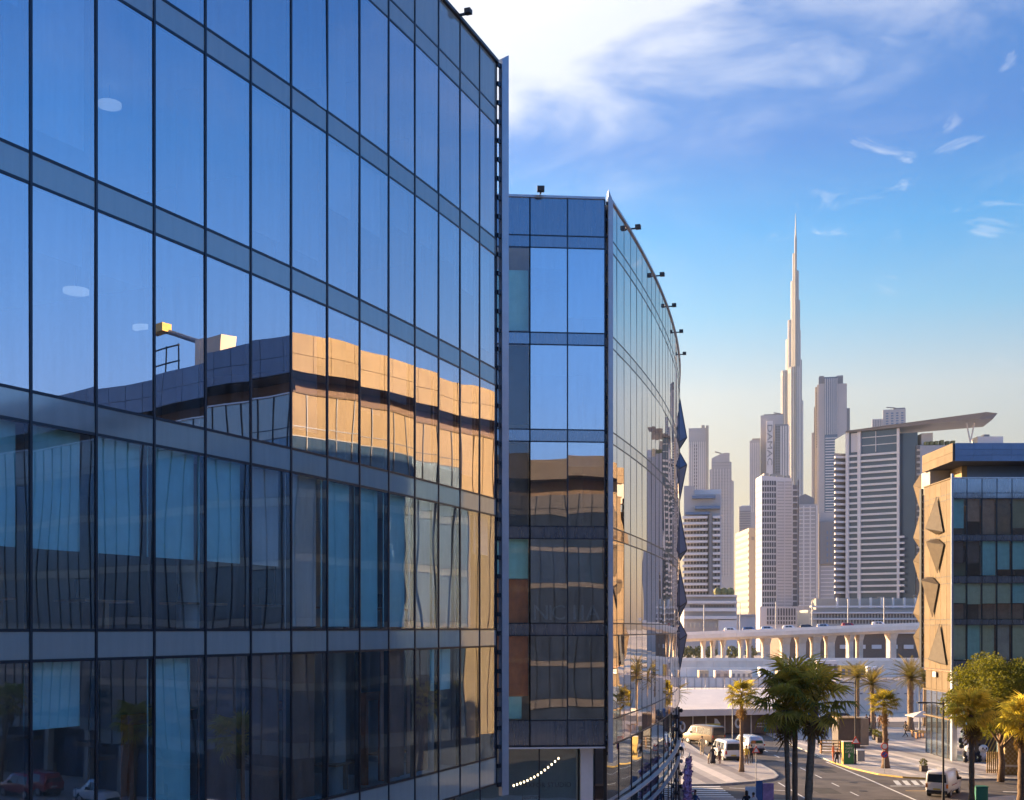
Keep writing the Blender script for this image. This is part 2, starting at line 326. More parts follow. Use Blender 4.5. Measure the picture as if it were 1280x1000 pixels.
# ------------------------------------------------------------------ mesh helpers
class MB:
    def __init__(s): s.v = []; s.f = []; s.mi = []; s.k = 0
    def add(s, vs, fs):
        b = len(s.v); s.v += [tuple(x) for x in vs]
        for q in fs: s.f.append(tuple(b + i for i in q)); s.mi.append(s.k)
        return s
    def box(s, x0, y0, z0, x1, y1, z1):
        return s.add([(x0, y0, z0), (x1, y0, z0), (x1, y1, z0), (x0, y1, z0), (x0, y0, z1), (x1, y0, z1), (x1, y1, z1), (x0, y1, z1)],
                     [(0, 3, 2, 1), (4, 5, 6, 7), (0, 1, 5, 4), (1, 2, 6, 5), (2, 3, 7, 6), (3, 0, 4, 7)])
    def cbox(s, c, hx, hy, hz, rz=0.0):
        cs, sn = math.cos(rz), math.sin(rz); vs = []
        for dz in (-hz, hz):
            for dx, dy in ((-hx, -hy), (hx, -hy), (hx, hy), (-hx, hy)):
                vs.append((c[0] + dx * cs - dy * sn, c[1] + dx * sn + dy * cs, c[2] + dz))
        return s.add(vs, [(0, 3, 2, 1), (4, 5, 6, 7), (0, 1, 5, 4), (1, 2, 6, 5), (2, 3, 7, 6), (3, 0, 4, 7)])
    def prism(s, poly, z0, z1):
        n = len(poly)
        z0f = z0 if callable(z0) else (lambda x, y: z0); z1f = z1 if callable(z1) else (lambda x, y: z1)
        vs = [(p[0], p[1], z0f(p[0], p[1])) for p in poly] + [(p[0], p[1], z1f(p[0], p[1])) for p in poly]
        a = sum(poly[i][0] * poly[(i + 1) % n][1] - poly[(i + 1) % n][0] * poly[i][1] for i in range(n))
        idx = list(range(n)) if a > 0 else list(range(n))[::-1]
        fs = [tuple(idx[::-1]), tuple(i + n for i in idx)]
        for k in range(n):
            i, j = idx[k], idx[(k + 1) % n]; fs.append((i, j, j + n, i + n))
        return s.add(vs, fs)
    def slab(s, quad, t):
        """a plate of thickness t on a planar polygon, grown along its normal"""
        q = [Vector(p) for p in quad]; n = (q[1] - q[0]).cross(q[2] - q[0]).normalized(); k = len(q)
        vs = q + [p + n * t for p in q]
        fs = [tuple(range(k))[::-1], tuple(i + k for i in range(k))] + [(i, (i + 1) % k, (i + 1) % k + k, i + k) for i in range(k)]
        return s.add(vs, fs)
    def tube(s, pts, rad, n=8, caps=True):
        pts = [Vector(p) for p in pts]; k = len(pts)
        if isinstance(rad, (int, float)): rad = [rad] * k
        b = len(s.v); prev = None
        for i, p in enumerate(pts):
            d = (pts[min(i + 1, k - 1)] - pts[max(i - 1, 0)]).normalized()
            if prev is None: u = d.orthogonal().normalized()
            else:
                u = prev - d * prev.dot(d)
                u = u.normalized() if u.length > 1e-6 else d.orthogonal().normalized()
            prev = u; w = d.cross(u)
            for j in range(n):
                a = 2 * math.pi * j / n
                s.v.append(tuple(p + (u * math.cos(a) + w * math.sin(a)) * rad[i]))
        for i in range(k - 1):
            for j in range(n):
                s.f.append((b + i * n + j, b + i * n + (j + 1) % n, b + (i + 1) * n + (j + 1) % n, b + (i + 1) * n + j)); s.mi.append(s.k)
        if caps:
            s.f.append(tuple(b + j for j in range(n))[::-1]); s.mi.append(s.k)
            s.f.append(tuple(b + (k - 1) * n + j for j in range(n))); s.mi.append(s.k)
        return s
    def ball(s, c, rx, ry, rz, nu=10, nv=7):
        vs = [(c[0], c[1], c[2] - rz)]
        for i in range(1, nv):
            t = math.pi * i / nv - math.pi / 2
            for j in range(nu):
                a = 2 * math.pi * j / nu
                vs.append((c[0] + rx * math.cos(t) * math.cos(a), c[1] + ry * math.cos(t) * math.sin(a), c[2] + rz * math.sin(t)))
        vs.append((c[0], c[1], c[2] + rz)); fs = []
        for j in range(nu): fs.append((0, 1 + (j + 1) % nu, 1 + j))
        for i in range(nv - 2):
            for j in range(nu): fs.append((1 + i * nu + j, 1 + i * nu + (j + 1) % nu, 1 + (i + 1) * nu + (j + 1) % nu, 1 + (i + 1) * nu + j))
        e = len(vs) - 1; o = 1 + (nv - 2) * nu
        for j in range(nu): fs.append((e, o + j, o + (j + 1) % nu))
        return s.add(vs, fs)
    def mesh(s, name, mats, smooth=False):
        me = bpy.data.meshes.new(name); me.from_pydata(s.v, [], s.f)
        for m in (mats if isinstance(mats, (list, tuple)) else [mats]): me.materials.append(MAT[m] if isinstance(m, str) else m)
        if any(s.mi): me.polygons.foreach_set("material_index", s.mi)
        if smooth: me.polygons.foreach_set("use_smooth", [True] * len(me.polygons))
        me.update()
        return me
    def build(s, name, mats, parent=None, smooth=False, bevel=0.0, **props):
        return link(name, s.mesh(name, mats, smooth), parent, bevel=bevel, **props)

def link(name, me, parent=None, loc=None, rot=None, mtx=None, bevel=0.0, **props):
    o = bpy.data.objects.new(name, me); col.objects.link(o)
    if parent is not None:
        o.parent = parent
    if mtx is not None: o.matrix_basis = mtx
    if loc is not None: o.location = loc
    if rot is not None: o.rotation_euler = rot
    if bevel:
        b = o.modifiers.new("bevel", 'BEVEL'); b.width = bevel; b.segments = 2; b.limit_method = 'ANGLE'; b.angle_limit = R(40)
    for k, v in props.items(): o[k] = v
    return o
def tag(o, label=None, cat=None, group=None, kind=None):
    if label: o["label"] = label
    if cat: o["category"] = cat
    if group: o["group"] = group
    if kind: o["kind"] = kind
    return o
def thing(name, label, cat, loc=(0, 0, 0), rz=0.0, group=None):
    o = bpy.data.objects.new(name, None); o.empty_display_size = 0.3
    col.objects.link(o); o.location = loc; o.rotation_euler = (0, 0, rz)
    return tag(o, label, cat, group)
def copy_thing(src, loc, rz=0.0, label=None, scale=None, group=None):
    r = src.copy(); col.objects.link(r); r.location = loc; r.rotation_euler = (0, 0, rz)
    if scale: r.scale = (scale,) * 3
    if label: r["label"] = label
    if group: r["group"] = group
    for ch in list(src.children):
        c = ch.copy(); col.objects.link(c); c.parent = r
        for g in list(ch.children):
            d = g.copy(); col.objects.link(d); d.parent = c
    return r
def structure(mb, name, mats, **k):
    o = mb.build(name, mats, None, **k); o["kind"] = 'structure'; return o
def text_mesh(txt, size, depth, mat, name):
    cu = bpy.data.curves.new(name, 'FONT'); cu.body = txt; cu.size = size; cu.extrude = depth
    cu.align_x = 'CENTER'; cu.align_y = 'CENTER'; cu.resolution_u = 2
    tmp = bpy.data.objects.new(name, cu); col.objects.link(tmp)
    bpy.context.view_layer.update()
    me = bpy.data.meshes.new_from_object(tmp.evaluated_get(bpy.context.evaluated_depsgraph_get()))
    bpy.data.objects.remove(tmp); bpy.data.curves.remove(cu)
    me.name = name; me.materials.clear(); me.materials.append(MAT[mat])
    return me
WORLD_ROOTS = set()
_link0 = link
def link(name, me, parent=None, **k):
    o = _link0(name, me, parent, **k)
    if parent is not None and parent.name in WORLD_ROOTS:
        o.matrix_parent_inverse = Matrix.Translation(-parent.location)
    return o
def wthing(name, label, cat, loc, group=None):
    """a thing whose parts are given in world coordinates"""
    r = thing(name, label, cat, loc, 0, group); WORLD_ROOTS.add(r.name); return r

# ------------------------------------------------------------------ haze and ground
hz = MB().box(-6400, -6400, -1.0, 6400, 6400, 870).build('haze', [])
hm = bpy.data.materials.new('haze'); hm.use_nodes = True
ht = hm.node_tree; ht.nodes.clear()
pv = N(ht, "ShaderNodeVolumePrincipled"); pv.inputs["Color"].default_value = (0.80, 0.92, 1.0, 1)
pv.inputs["Density"].default_value = 0.00009; pv.inputs["Anisotropy"].default_value = 0.7
ho = N(ht, "ShaderNodeOutputMaterial"); ht.links.new(pv.outputs[0], ho.inputs["Volume"])
hz.data.materials.append(hm); hz["kind"] = 'stuff'; hz["label"] = 'warm evening haze hanging over the whole district'

structure(MB().box(-6300, -6300, -0.5, 6300, 6300, 0.0), 'ground', 'sand')
# roads: the street that runs away from the camera, its cross street and the road behind the plaza
Z1, Z2, ZP = 0.004, 0.008, 0.12
structure(MB().add([(-30, 20, Z1), (70, 20, Z1), (70, 160, Z1), (-30, 160, Z1)], [(0, 1, 2, 3)]), 'road', 'asphalt')
def arc(cx, cy, r, a0, a1, n=8):
    return [(cx + r * math.cos(R(a0 + (a1 - a0) * i / n)), cy + r * math.sin(R(a0 + (a1 - a0) * i / n))) for i in range(n + 1)]
def pavement(name, poly, mat='paving'):
    o = structure(MB().prism(poly, -0.2, ZP), name, mat)
    # kerb stones run along the edge, a few millimetres proud of the paving
    return o
plaza_left = [(-30, 95.0), (13.2, 95.0), (16.6, 95.4), (20.0, 97.3), (21.6, 98.9), (22.4, 100.9), (22.7, 104), (22.7, 109.5), (22.0, 111.0), (19.4, 112.6), (18.9, 114), (18.9, 131), (18.4, 132), (-30, 132)]
plaza_right = [(29.8, 134), (29.7, 112), (30.1, 106.5), (31.2, 102.0), (32.6, 100.0), (34.6, 99.0), (37, 98.6), (70, 98.6), (70, 146), (44, 150), (29.8, 146)]
near_left = [(-30, 20), (21.0, 20), (21.0, 84.0), (20.3, 86.0), (18.0, 86.8), (-30, 86.8)]
near_right = [(29.6, 20), (70, 20), (70, 88.6), (36.6, 88.6), (34.2, 87.4), (32.6, 85.2), (32.0, 83.0)]
PL = pavement('plaza_pavement', plaza_left)
PR = pavement('plaza_pavement', plaza_right)
NL = pavement('near_pavement', near_left)
NR = pavement('near_pavement', near_right)
def kerbs(root, pts, mat='kerb', step=2.2):
    for i in range(len(pts) - 1):
        a, b = Vector(pts[i]), Vector(pts[i + 1]); n = max(1, round((b - a).length / step))
        for k in range(n):
            p, q = a.lerp(b, k / n), a.lerp(b, (k + 1) / n); u = (q - p).normalized(); w = Vector((-u.y, u.x)) * 0.16
            g = u * 0.008
            MB().prism([p + g - w * 0.2, q - g - w * 0.2, q - g + w, p + g + w], -0.1, ZP + 0.012).build('kerb_stone', mat, root)
kerbs(PL, plaza_left[1:12]); kerbs(NL, near_left[1:6]); kerbs(NR, near_right[2:7][::1])
kerbs(PR, plaza_right[:8])
# yellow painted kerb face at the corner on the right
kp = [Vector(p) for p in plaza_right[1:6]]
ym = MB()
for a, b in zip(kp[:-1], kp[1:]):
    u = (b - a).normalized(); w = Vector((-u.y, u.x)) * -0.05
    ym.prism([a + w * 0.2, b + w * 0.2, b + w * 1.4, a + w * 1.4], -0.05, ZP + 0.016)
ym.build('kerb_paint', 'yellow_paint', PR, kind='stuff')
# lighter and darker bands along the plazas
def bands(root, x0, x1, period, width, y0f, y1f, tilt, mats):
    x = x0; k = 0
    while x < x1:
        y0, y1 = y0f(x), y1f(x)
        w = width * rnd.uniform(0.8, 1.25)
        MB().prism([(x, y0), (x + w, y0), (x + w + tilt * (y1 - y0), y1), (x + tilt * (y1 - y0), y1)], ZP - 0.05, ZP + 0.004).build('plaza_band', mats[k % len(mats)], root)
        x += period * rnd.uniform(0.9, 1.1); k += 1
bands(PL, 2.0, 20.6, 1.9, 0.85, lambda x: 95.3 if x < 16 else 95.6 + (x - 16) * 0.75, lambda x: 131.0, -0.085, ['band_pale', 'band_dark'])
bands(PR, 33.6, 56, 2.0, 0.8, lambda x: 99.2 if x > 35 else 101, lambda x: 134.0, -0.11, ['band_pale', 'band_dark', 'band_pale'])
# painted markings
def marking(quads, name, mat='road_paint', z=Z2):
    m = MB()
    for q in quads: m.add([(p[0], p[1], z) for p in q], [tuple(range(len(q)))])
    return structure(m, name, mat)
for k in range(9):
    y = 84 + k * 5.3
    marking([[(25.72, y), (25.86, y), (25.86, y + 2.2), (25.72, y + 2.2)]], 'lane_dash')
marking([[(21.45, 60), (21.6, 60), (21.6, 97), (21.45, 97)]], 'edge_line')
marking([[(28.9, 60), (29.08, 60), (29.55, 100), (29.4, 112), (29.22, 112), (29.35, 100)]], 'edge_line')
marking([[(17.0, 93.9), (21.2, 92.2), (21.2, 92.0), (17.0, 93.7)]], 'edge_line')
for k in range(7):      # crossing on the left
    y = 87.3 + k * 1.15
    marking([[(13.6, y), (16.4, y), (16.4, y + 0.62), (13.6, y + 0.62)]], 'crossing_bar')
for k in range(7):      # crossing on the right
    x = 30.6 + k * 0.72
    marking([[(x, 95.4), (x + 0.42, 95.4), (x + 1.02, 98.3), (x + 0.6, 98.3)]], 'crossing_bar')
marking([[(29.9, 95.0), (34.8, 95.0), (34.8, 94.75), (29.9, 94.75)]], 'stop_line')
marking([[(37.5, 91.5), (43, 90.2), (43, 90.5), (37.5, 91.8)]], 'edge_line')
marking([[(30.2, 92.2), (34.0, 92.0), (34.0, 91.8), (30.2, 92.0)]], 'edge_line', 'yellow_paint')

for k, (x0, y0, x1, y1) in enumerate(((23.2, 90.5, 24.9, 93.8), (27.0, 103.5, 28.1, 108.5), (23.4, 112.0, 25.0, 114.0), (26.4, 86.0, 28.5, 87.6), (32.2, 93.0, 35.0, 94.3))):
    marking([[(x0, y0), (x1, y0), (x1, y1), (x0, y1)]], 'road_patch', 'patch', Z1 + 0.004)
for x, y in ((24.3, 99.5), (27.6, 97.0), (24.6, 107.0), (26.9, 92.0), (33.0, 90.6)):
    mc = MB().tube([(x, y, 0.0), (x, y, 0.012)], 0.36, 18).build('manhole_cover', 'iron'); mc["kind"] = 'structure'
# ------------------------------------------------------------------ curtain-wall facades
_pane_cache = {}
def pane_mesh(kind, w, h, mat, t=0.03):
    key = (kind, round(w, 2), round(h, 2), mat)
    if key not in _pane_cache:
        _pane_cache[key] = MB().box(-w / 2, -t, -h / 2, w / 2, 0.0, h / 2).mesh(kind, mat)
    return _pane_cache[key]
def frame_at(p, q, side):
    """matrix with x along p->q, y out of the facade on the given side (+1 right of travel), origin mid-bay"""
    u = (q - p).normalized(); n = Vector((u.y, -u.x)) * side
    c = (p + q) / 2
    x = u if side < 0 else u
    # local y must equal outward normal; keep right-handed by flipping x when needed
    z = Vector((0, 0, 1)); y = Vector((n.x, n.y, 0)); xx = y.cross(z)
    return Matrix(((xx.x, y.x, 0, c.x), (xx.y, y.y, 0, c.y), (0, 0, 1, 0), (0, 0, 0, 1)))
def curtain(root, pts, rows, side=1, tilt=0.10, mull=(0.055, 0.022), mullion_mat='alu_dark', joined=False, skip=lambda i, r: False):
    pts = [Vector(p) for p in pts]
    zb, zt = rows[0][0], rows[-1][1]
    J = {}
    for i in range(len(pts) - 1):
        p, q = pts[i], pts[i + 1]; w = (q - p).length; m = frame_at(p, q, side)
        for k, (z0, z1, kind, mat) in enumerate(rows):
            if skip(i, k): continue
            mm = m @ Matrix.Translation((0, 0, (z0 + z1) / 2))
            if kind == 'window_pane':
                mm = mm @ Matrix.Rotation(R(rnd.gauss(0, tilt)), 4, 'Z') @ Matrix.Rotation(R(rnd.gauss(0, tilt)), 4, 'X')
            if joined:
                b = J.setdefault((kind, mat), MB()); hw, hh = w / 2, (z1 - z0) / 2
                b.add([mm @ Vector(v) for v in ((-hw, -0.03, -hh), (hw, -0.03, -hh), (hw, 0, -hh), (-hw, 0, -hh), (-hw, -0.03, hh), (hw, -0.03, hh), (hw, 0, hh), (-hw, 0, hh))],
                      [(0, 3, 2, 1), (4, 5, 6, 7), (0, 1, 5, 4), (1, 2, 6, 5), (2, 3, 7, 6), (3, 0, 4, 7)])
            else:
                link(kind, pane_mesh(kind, w - 0.015, z1 - z0 - 0.015, mat), root, mtx=mm)
            # transom under this row
            if joined:
                J.setdefault(('transom', mullion_mat), MB()).cbox((m @ Vector((0, -0.02, z0)))[:], w / 2, 0.05, 0.03, math.atan2(m[1][0], m[0][0]))
            else:
                key = ('transom', round(w, 2))
                if key not in _pane_cache: _pane_cache[key] = MB().box(-w / 2 + 0.03, -0.09, -0.028, w / 2 - 0.03, 0.012, 0.028).mesh('transom', mullion_mat)
                link('transom', _pane_cache[key], root, mtx=m @ Matrix.Translation((0, 0, z0)))
    for i, p in enumerate(pts):
        a = pts[max(i - 1, 0)]; b = pts[min(i + 1, len(pts) - 1)]
        m = frame_at(a, b, side); m[0][3], m[1][3] = p.x, p.y
        if joined: J.setdefault(('mullion', mullion_mat), MB()).cbox((p.x, p.y, (zb + zt) / 2), mull[0] / 2, 0.06, (zt - zb) / 2 + 0.02, math.atan2(m[1][0], m[0][0]))
        else:
            key = ('mullion', round(zt - zb, 2), mull)
            if key not in _pane_cache: _pane_cache[key] = MB().box(-mull[0] / 2, -0.13, zb - 0.04, mull[0] / 2, mull[1], zt + 0.01).mesh('mullion', mullion_mat)
            link('mullion', _pane_cache[key], root, mtx=m)
    for (kind, mat), b in J.items():
        b.build(kind, mat, root, kind='stuff')

def offset_path(pts, d, side=1):
    out = []
    for i, p in enumerate(pts):
        a = Vector(pts[max(i - 1, 0)]); b = Vector(pts[min(i + 1, len(pts) - 1)]); u = (b - a).normalized()
        n = Vector((u.y, -u.x)) * side
        out.append(Vector(p) - n * d)
    return out
def strip(pts, inner):
    return [tuple(p) for p in pts] + [tuple(p) for p in inner][::-1]

def blinds(root, pts, rows, side, prob, drops, mats, inset=0.35):
    pts = [Vector(p) for p in pts]
    for (z0, z1, kind, mat) in rows:
        if kind != 'window_pane': continue
        i = 0
        while i < len(pts) - 1:
            run = rnd.choice((1, 1, 2, 3)); on = rnd.random() < prob; d = rnd.choice(drops); bm = rnd.choice(mats)
            for k in range(run):
                if i >= len(pts) - 1: break
                if on:
                    p, q = pts[i], pts[i + 1]; m = frame_at(p, q, side); h = (z1 - z0) * d; w = (q - p).length * rnd.uniform(0.78, 0.92)
                    link('blind', pane_mesh('blind', w, h, bm, 0.02), root, mtx=m @ Matrix.Translation((0, -inset, z1 - h / 2)))
                i += 1

# ------------------------------------------------------------------ the near glass block
a_w = 1.517
pA = [Vector((-7.171, 24.04))]
for i in range(1, 12):
    th = 0.4763 - 0.012314 * i + 0.000228 * i * i
    pA.append(pA[-1] + Vector((math.sin(th), math.cos(th))) * a_w)
pA[-1] = pA[-2] + (pA[-1] - pA[-2]) * 0.93
for i in range(8):
    pA.insert(0, pA[0] - Vector((math.sin(0.4763), math.cos(0.4763))) * a_w)
za = HC - 5.0
rowsA = [(7.42, 8.30, 'spandrel_panel', 'spandrel')]
z = 8.30
ST = 4.25
tops = [HC - 0.59 + ST * k for k in range(5)]          # heads of the five window rows
for k, t in enumerate(tops):
    rowsA.append((z, t, 'window_pane', 'glass_low' if k < 2 else 'glass_a')); rowsA.append((t, t + 0.55, 'spandrel_panel', 'spandrel')); z = t + 0.55
rowsA.append((z, z + 1.50, 'parapet_panel', 'spandrel'))
ZA = z + 1.50
A = wthing('glass_office_building', 'tall blue curtain-wall office block filling the near side, seen at a steep angle', 'building', (-7.2, 24.0, 0))
curtain(A, pA, rowsA, 1)
inA = offset_path(pA, 9.0)
for k, t in enumerate([7.55] + tops):
    MB().prism(strip(offset_path(pA, 0.16), inA), t + 0.06, t + 0.40).build('floor_slab', 'ceiling', A)
MB().prism(strip(offset_path(pA, 0.06), inA), ZA - 0.25, ZA - 0.05).build('roof', 'roofing', A)
MB().prism(strip(offset_path(pA, 0.30), offset_path(pA, -0.09)), ZA, ZA + 0.10).build('coping', 'alu_dark', A)
MB().prism(strip(offset_path(pA, 8.6), offset_path(pA, 12)), 0, ZA).build('inner_wall', 'inner_wall', A)
for e, nm in ((0, 0), (-1, 1)):
    p, q = pA[e], offset_path(pA, 12)[e]; u = (pA[e] - pA[e + 1 if e == 0 else -2]).normalized() * 0.25
    s0 = (p - q).normalized() * 0.12
    MB().prism([p - s0 + u * 0.1, p - s0 + u * 1.1, q + u * 1.1, q + u * 0.1], 0 if nm == 0 else 7.4, ZA - 0.02).build('end_wall', 'alu_grey', A)
for i in range(2, len(pA) - 1, 4):
    c = offset_path(pA, 1.7)[i]
    MB().tube([(c.x, c.y, 0), (c.x, c.y, tops[-1])], 0.32, 14).build('column', 'inner_wall', A, smooth=True)
blinds(A, pA, rowsA[5:], 1, 0.6, (0.3, 0.45, 0.6, 0.85), ['blind', 'blind', 'inner_wall'], 0.2)
blinds(A, pA, rowsA[3:5], 1, 0.8, (0.35, 0.6, 0.98, 0.98), ['blind_teal', 'blind_teal', 'blind', 'inner_wall', 'inner_dark'], 0.25)
blinds(A, pA, rowsA[:3], 1, 0.6, (0.2, 0.35, 0.98), ['brown_dark', 'rust_dim', 'blind_teal', 'wood', 'blind_teal'], 0.3)
# partitions, desks and pendant lamps one can make out behind the glass
for i in range(1, len(pA) - 1, 3):
    a, b = offset_path(pA, 2.6)[i], offset_path(pA, 8.6)[i]; u = (b - a).normalized(); v = Vector((-u.y, u.x)) * 0.06
    for k, t in enumerate(tops):
        if (i + k) % 2: continue
        MB().prism([a + v, b + v, b - v, a - v], t + 0.42 - ST, t + 0.04).build('partition_wall', rnd.choice(['inner_wall', 'inner_dark', 'wood']), A)
for k in (0, 1):
    for i in range(4, len(pA) - 2, 2):
        c = offset_path(pA, 1.6)[i]; zf = tops[k] - ST + 0.42
        MB().cbox((c.x, c.y, zf + 0.72), 0.75, 0.38, 0.025, 1.2).cbox((c.x, c.y, zf + 0.36), 0.06, 0.30, 0.35, 1.2).build('desk', 'wood', A)
        MB().cbox((c.x - 0.2, c.y, zf + 0.98), 0.30, 0.02, 0.19, 1.2).build('screen', 'black', A)
for (px, py, Y) in ((95, 364, 25.0), (137, 131, 27.0), (180, 410, 28)):
    p = W(px, py, Y); MB().tube([(p.x, p.y, p.z - 0.04), (p.x, p.y, p.z + 0.04)], 0.26, 18).build('pendant_lamp', 'lamp_on', A)
    MB().tube([(p.x, p.y, p.z + 0.04), (p.x, p.y, p.z + 1.0)], 0.012, 5).build('lamp_cord', 'alu_dark', A)
for i, w_ in ((8, 1.3), (9, 1.2), (11, 1.3), (14, 1.2)):      # timber portals inside the lowest window row
    m = frame_at(pA[i], pA[i + 1], 1); ref = MB()
    ref.box(-w_ / 2, -1.0, -0.1, -w_ / 2 + 0.16, -0.8, 2.2); ref.box(w_ / 2 - 0.16, -1.0, -0.1, w_ / 2, -0.8, 2.2); ref.box(-w_ / 2, -1.0, 2.2, w_ / 2, -0.8, 2.42)
    link('timber_portal', ref.mesh('timber_portal', 'rust'), A, mtx=m @ Matrix.Translation((0, 0, 8.3)))
# recessed ground floor
gA = offset_path(pA, 1.5)
rowsG = [(0.12, 3.6, 'window_pane', 'shopglass'), (3.6, 4.0, 'spandrel_panel', 'spandrel_dark'), (4.0, 7.30, 'window_pane', 'shopglass')]
curtain(A, gA[4:], rowsG, 1)
# blade fin with its ladder of brackets at the far end of the facade
uA = (pA[-1] - pA[-2]).normalized(); nA = Vector((uA.y, -uA.x))
def blade(root, p, u, n, z0, z1, gap=0.30, wid=0.42, thick=0.10, steps=0.62, slope=0.25, mat='fin_metal'):
    a = p + u * gap
    q = [a - n * thick, a + n * thick, a + u * wid + n * thick, a + u * wid - n * thick]
    MB().prism(q, z0, lambda x, y: z1 + slope * ((Vector((x, y)) - a).dot(u) / wid)).build('end_fin', mat, root)
    z = z0 + 0.3; k = 0
    while z < z1 - 0.2:
        MB().prism([p + u * 0.03 - n * 0.03, p + u * 0.03 + n * 0.03, a + n * 0.03, a - n * 0.03], z, z + 0.14).build('fin_bracket', 'alu_dark', root); z += steps
blade(A, pA[-1] + nA * 0.02, Vector((0.60, 0.80)), Vector((0.80, -0.60)), 7.0, ZA + 0.2, gap=0.20, wid=0.36, thick=0.07)
# floodlight brackets along the parapet
def floodlight(root, p, n, z, s=1.0):
    r = MB().cbox((p.x + n.x * 0.18 * s, p.y + n.y * 0.18 * s, z + 0.10), 0.20 * s, 0.035, 0.03, math.atan2(n.y, n.x)).build('floodlight', 'alu_dark', root)
    m = MB().cbox((p.x + n.x * 0.44 * s, p.y + n.y * 0.44 * s, z + 0.16), 0.15 * s, 0.17 * s, 0.11 * s, math.atan2(n.y, n.x)).mesh('lamp_head', 'plastic_black')
    o = link('lamp_head', m, r)
floodlight(A, pA[-3], nA, ZA + 0.08, 0.62)
floodlight(A, pA[-6], nA, ZA + 0.08, 0.62)

# ------------------------------------------------------------------ the second glass block, beyond the gap
ZB0 = 7.42
rowsB = [(ZB0, 8.52, 'spandrel_panel', 'spandrel_dark')]
z = 8.52
for k in range(5):
    rowsB.append((z, z + 3.66, 'window_pane', 'glass_b')); rowsB.append((z + 3.66, z + 4.18, 'spandrel_panel', 'spandrel_dark')); z += 4.18
rowsB.append((z, z + 1.62, 'parapet_panel', 'spandrel_dark'))
ZB = z + 1.62
cB = Vector((4.02, 51.95))
uf = Vector((1.0, 0.085)).normalized()
pBf = [cB - uf * (1.63 * k) for k in range(5, -1, -1)]
pBr = [Vector((4.36, 52.35))]
s = 0.0
for i in range(28):
    th = R(17.6 - 0.275 * (s + 0.78)); w = 1.0 if i == 0 else 1.56
    pBr.append(pBr[-1] + Vector((math.sin(th), math.cos(th))) * w); s += w
B = wthing('glass_office_building', 'second blue glass office block in the middle, its long face curving away beside the plaza', 'building', (4.2, 52.2, 0))
curtain(B, pBf[:3] + pBf[3:], rowsB, 1, tilt=0.08, skip=lambda i, k: i == 2 and rowsB[k][2] == 'window_pane')
curtain(B, pBf[2:4], [(a, b, k, 'glass_c' if k == 'window_pane' else m) for a, b, k, m in rowsB], 1, tilt=0.02, skip=lambda i, k: rowsB[k][2] != 'window_pane')
rowsBr = [(a, b, k, {'spandrel_dark': 'spandrel_r', 'glass_b': 'glass_r'}.get(m, m)) for a, b, k, m in rowsB]
curtain(B, pBr, rowsBr, 1, tilt=0.12, mull=(0.045, 0.008))
inBr = offset_path(pBr, 8.0); inBf = offset_path(pBf, 7.0)
for k in range(6):
    t = 7.55 if k == 0 else 8.52 + 4.18 * k - 0.46
    MB().prism(strip(offset_path(pBr, 0.16), inBr), t + 0.02, t + 0.38).build('floor_slab', 'ceiling', B)
    MB().prism(strip(offset_path(pBf, 0.16), inBf), t, t + 0.36).build('floor_slab', 'ceiling', B)
MB().prism(strip(offset_path(pBr, 0.06), offset_path(pBr, 9.0)), ZB - 0.30, ZB - 0.05).build('roof', 'roofing', B)
MB().prism(strip(offset_path(pBf, 0.06), offset_path(pBf, 9.0)), ZB - 0.32, ZB - 0.08).build('roof', 'roofing', B)
for P in (pBr, pBf):
    MB().prism(strip(offset_path(P, 0.28), offset_path(P, -0.07)), ZB, ZB + 0.10).build('coping', 'alu_grey', B)
MB().prism(strip(offset_path(pBr, 7.6), offset_path(pBr, 14)), 0, ZB - 0.1).build('inner_wall', 'inner_wall', B)
MB().prism(strip(offset_path(pBf, 6.6), offset_path(pBf, 8)), 0, ZB - 0.12).build('inner_wall', 'inner_wall', B)
e = pBr[-1]; eb = offset_path(pBr, 14)[-1]; ue = (pBr[-1] - pBr[-2]).normalized()
MB().prism([e + ue * 0.05, e + ue * 0.4, eb + ue * 0.4, eb + ue * 0.05], 0, ZB - 0.02).build('end_wall', 'alu_grey', B)
def blind_at(root, P, i, z1, h, wf, mat, inset=0.3, side=1):
    m = frame_at(P[i], P[i + 1], side); w = (P[i + 1] - P[i]).length * wf
    link('blind', pane_mesh('blind', w, h, mat, 0.02), root, mtx=m @ Matrix.Translation((0, -inset, z1 - h / 2)))
zs_ = [8.52 + 4.18 * k for k in range(5)]
for k, spec in enumerate(((('rust', 2.6, 0), ('rust_dim', 3.6, 0), ('wood', 3.6, 0)), (('blind_teal', 1.7, 0), ('blind', 1.9, 0), ('blind_teal', 1.9, 0)), (('inner_dark', 3.6, 0), None, ('blind', 1.0, 0)), (('inner_dark', 3.4, 0), None, None), (('blind_teal', 2.6, 0.9), ('blind', 0.8, 0), ('blind', 2.9, 0)))):
    for i, sp in zip((2, 3, 4), spec):
        if sp: blind_at(B, pBf, i, zs_[k] + 3.64 - sp[2], sp[1], 0.94, sp[0])
blind_at(B, pBf, 2, zs_[1] + 1.9, 1.88, 0.94, 'rust', 0.32); blind_at(B, pBf, 2, zs_[0] + 1.0, 0.95, 0.6, 'blind_teal', 0.34)
blinds(B, pBr, rowsB, 1, 0.4, (0.3, 0.5, 0.95), ['blind', 'blind', 'inner_dark'])
# corner blade
blade(B, cB + Vector((0.02, -0.02)), Vector((1, 0.05)).normalized(), Vector((0.05, -1)).normalized(), 6.7, ZB + 0.35, gap=0.10, wid=0.20, thick=0.28, slope=-0.5, steps=0.7)
for i in (3, 8, 12, 16, 20):
    u = (pBr[i + 1] - pBr[i]).normalized(); floodlight(B, pBr[i], Vector((u.y, -u.x)), ZB + 0.08, 0.8)
floodlight(B, pBf[-3] + Vector((0.45, 0)), Vector((0.02, -1)), ZB + 0.06, 0.9)
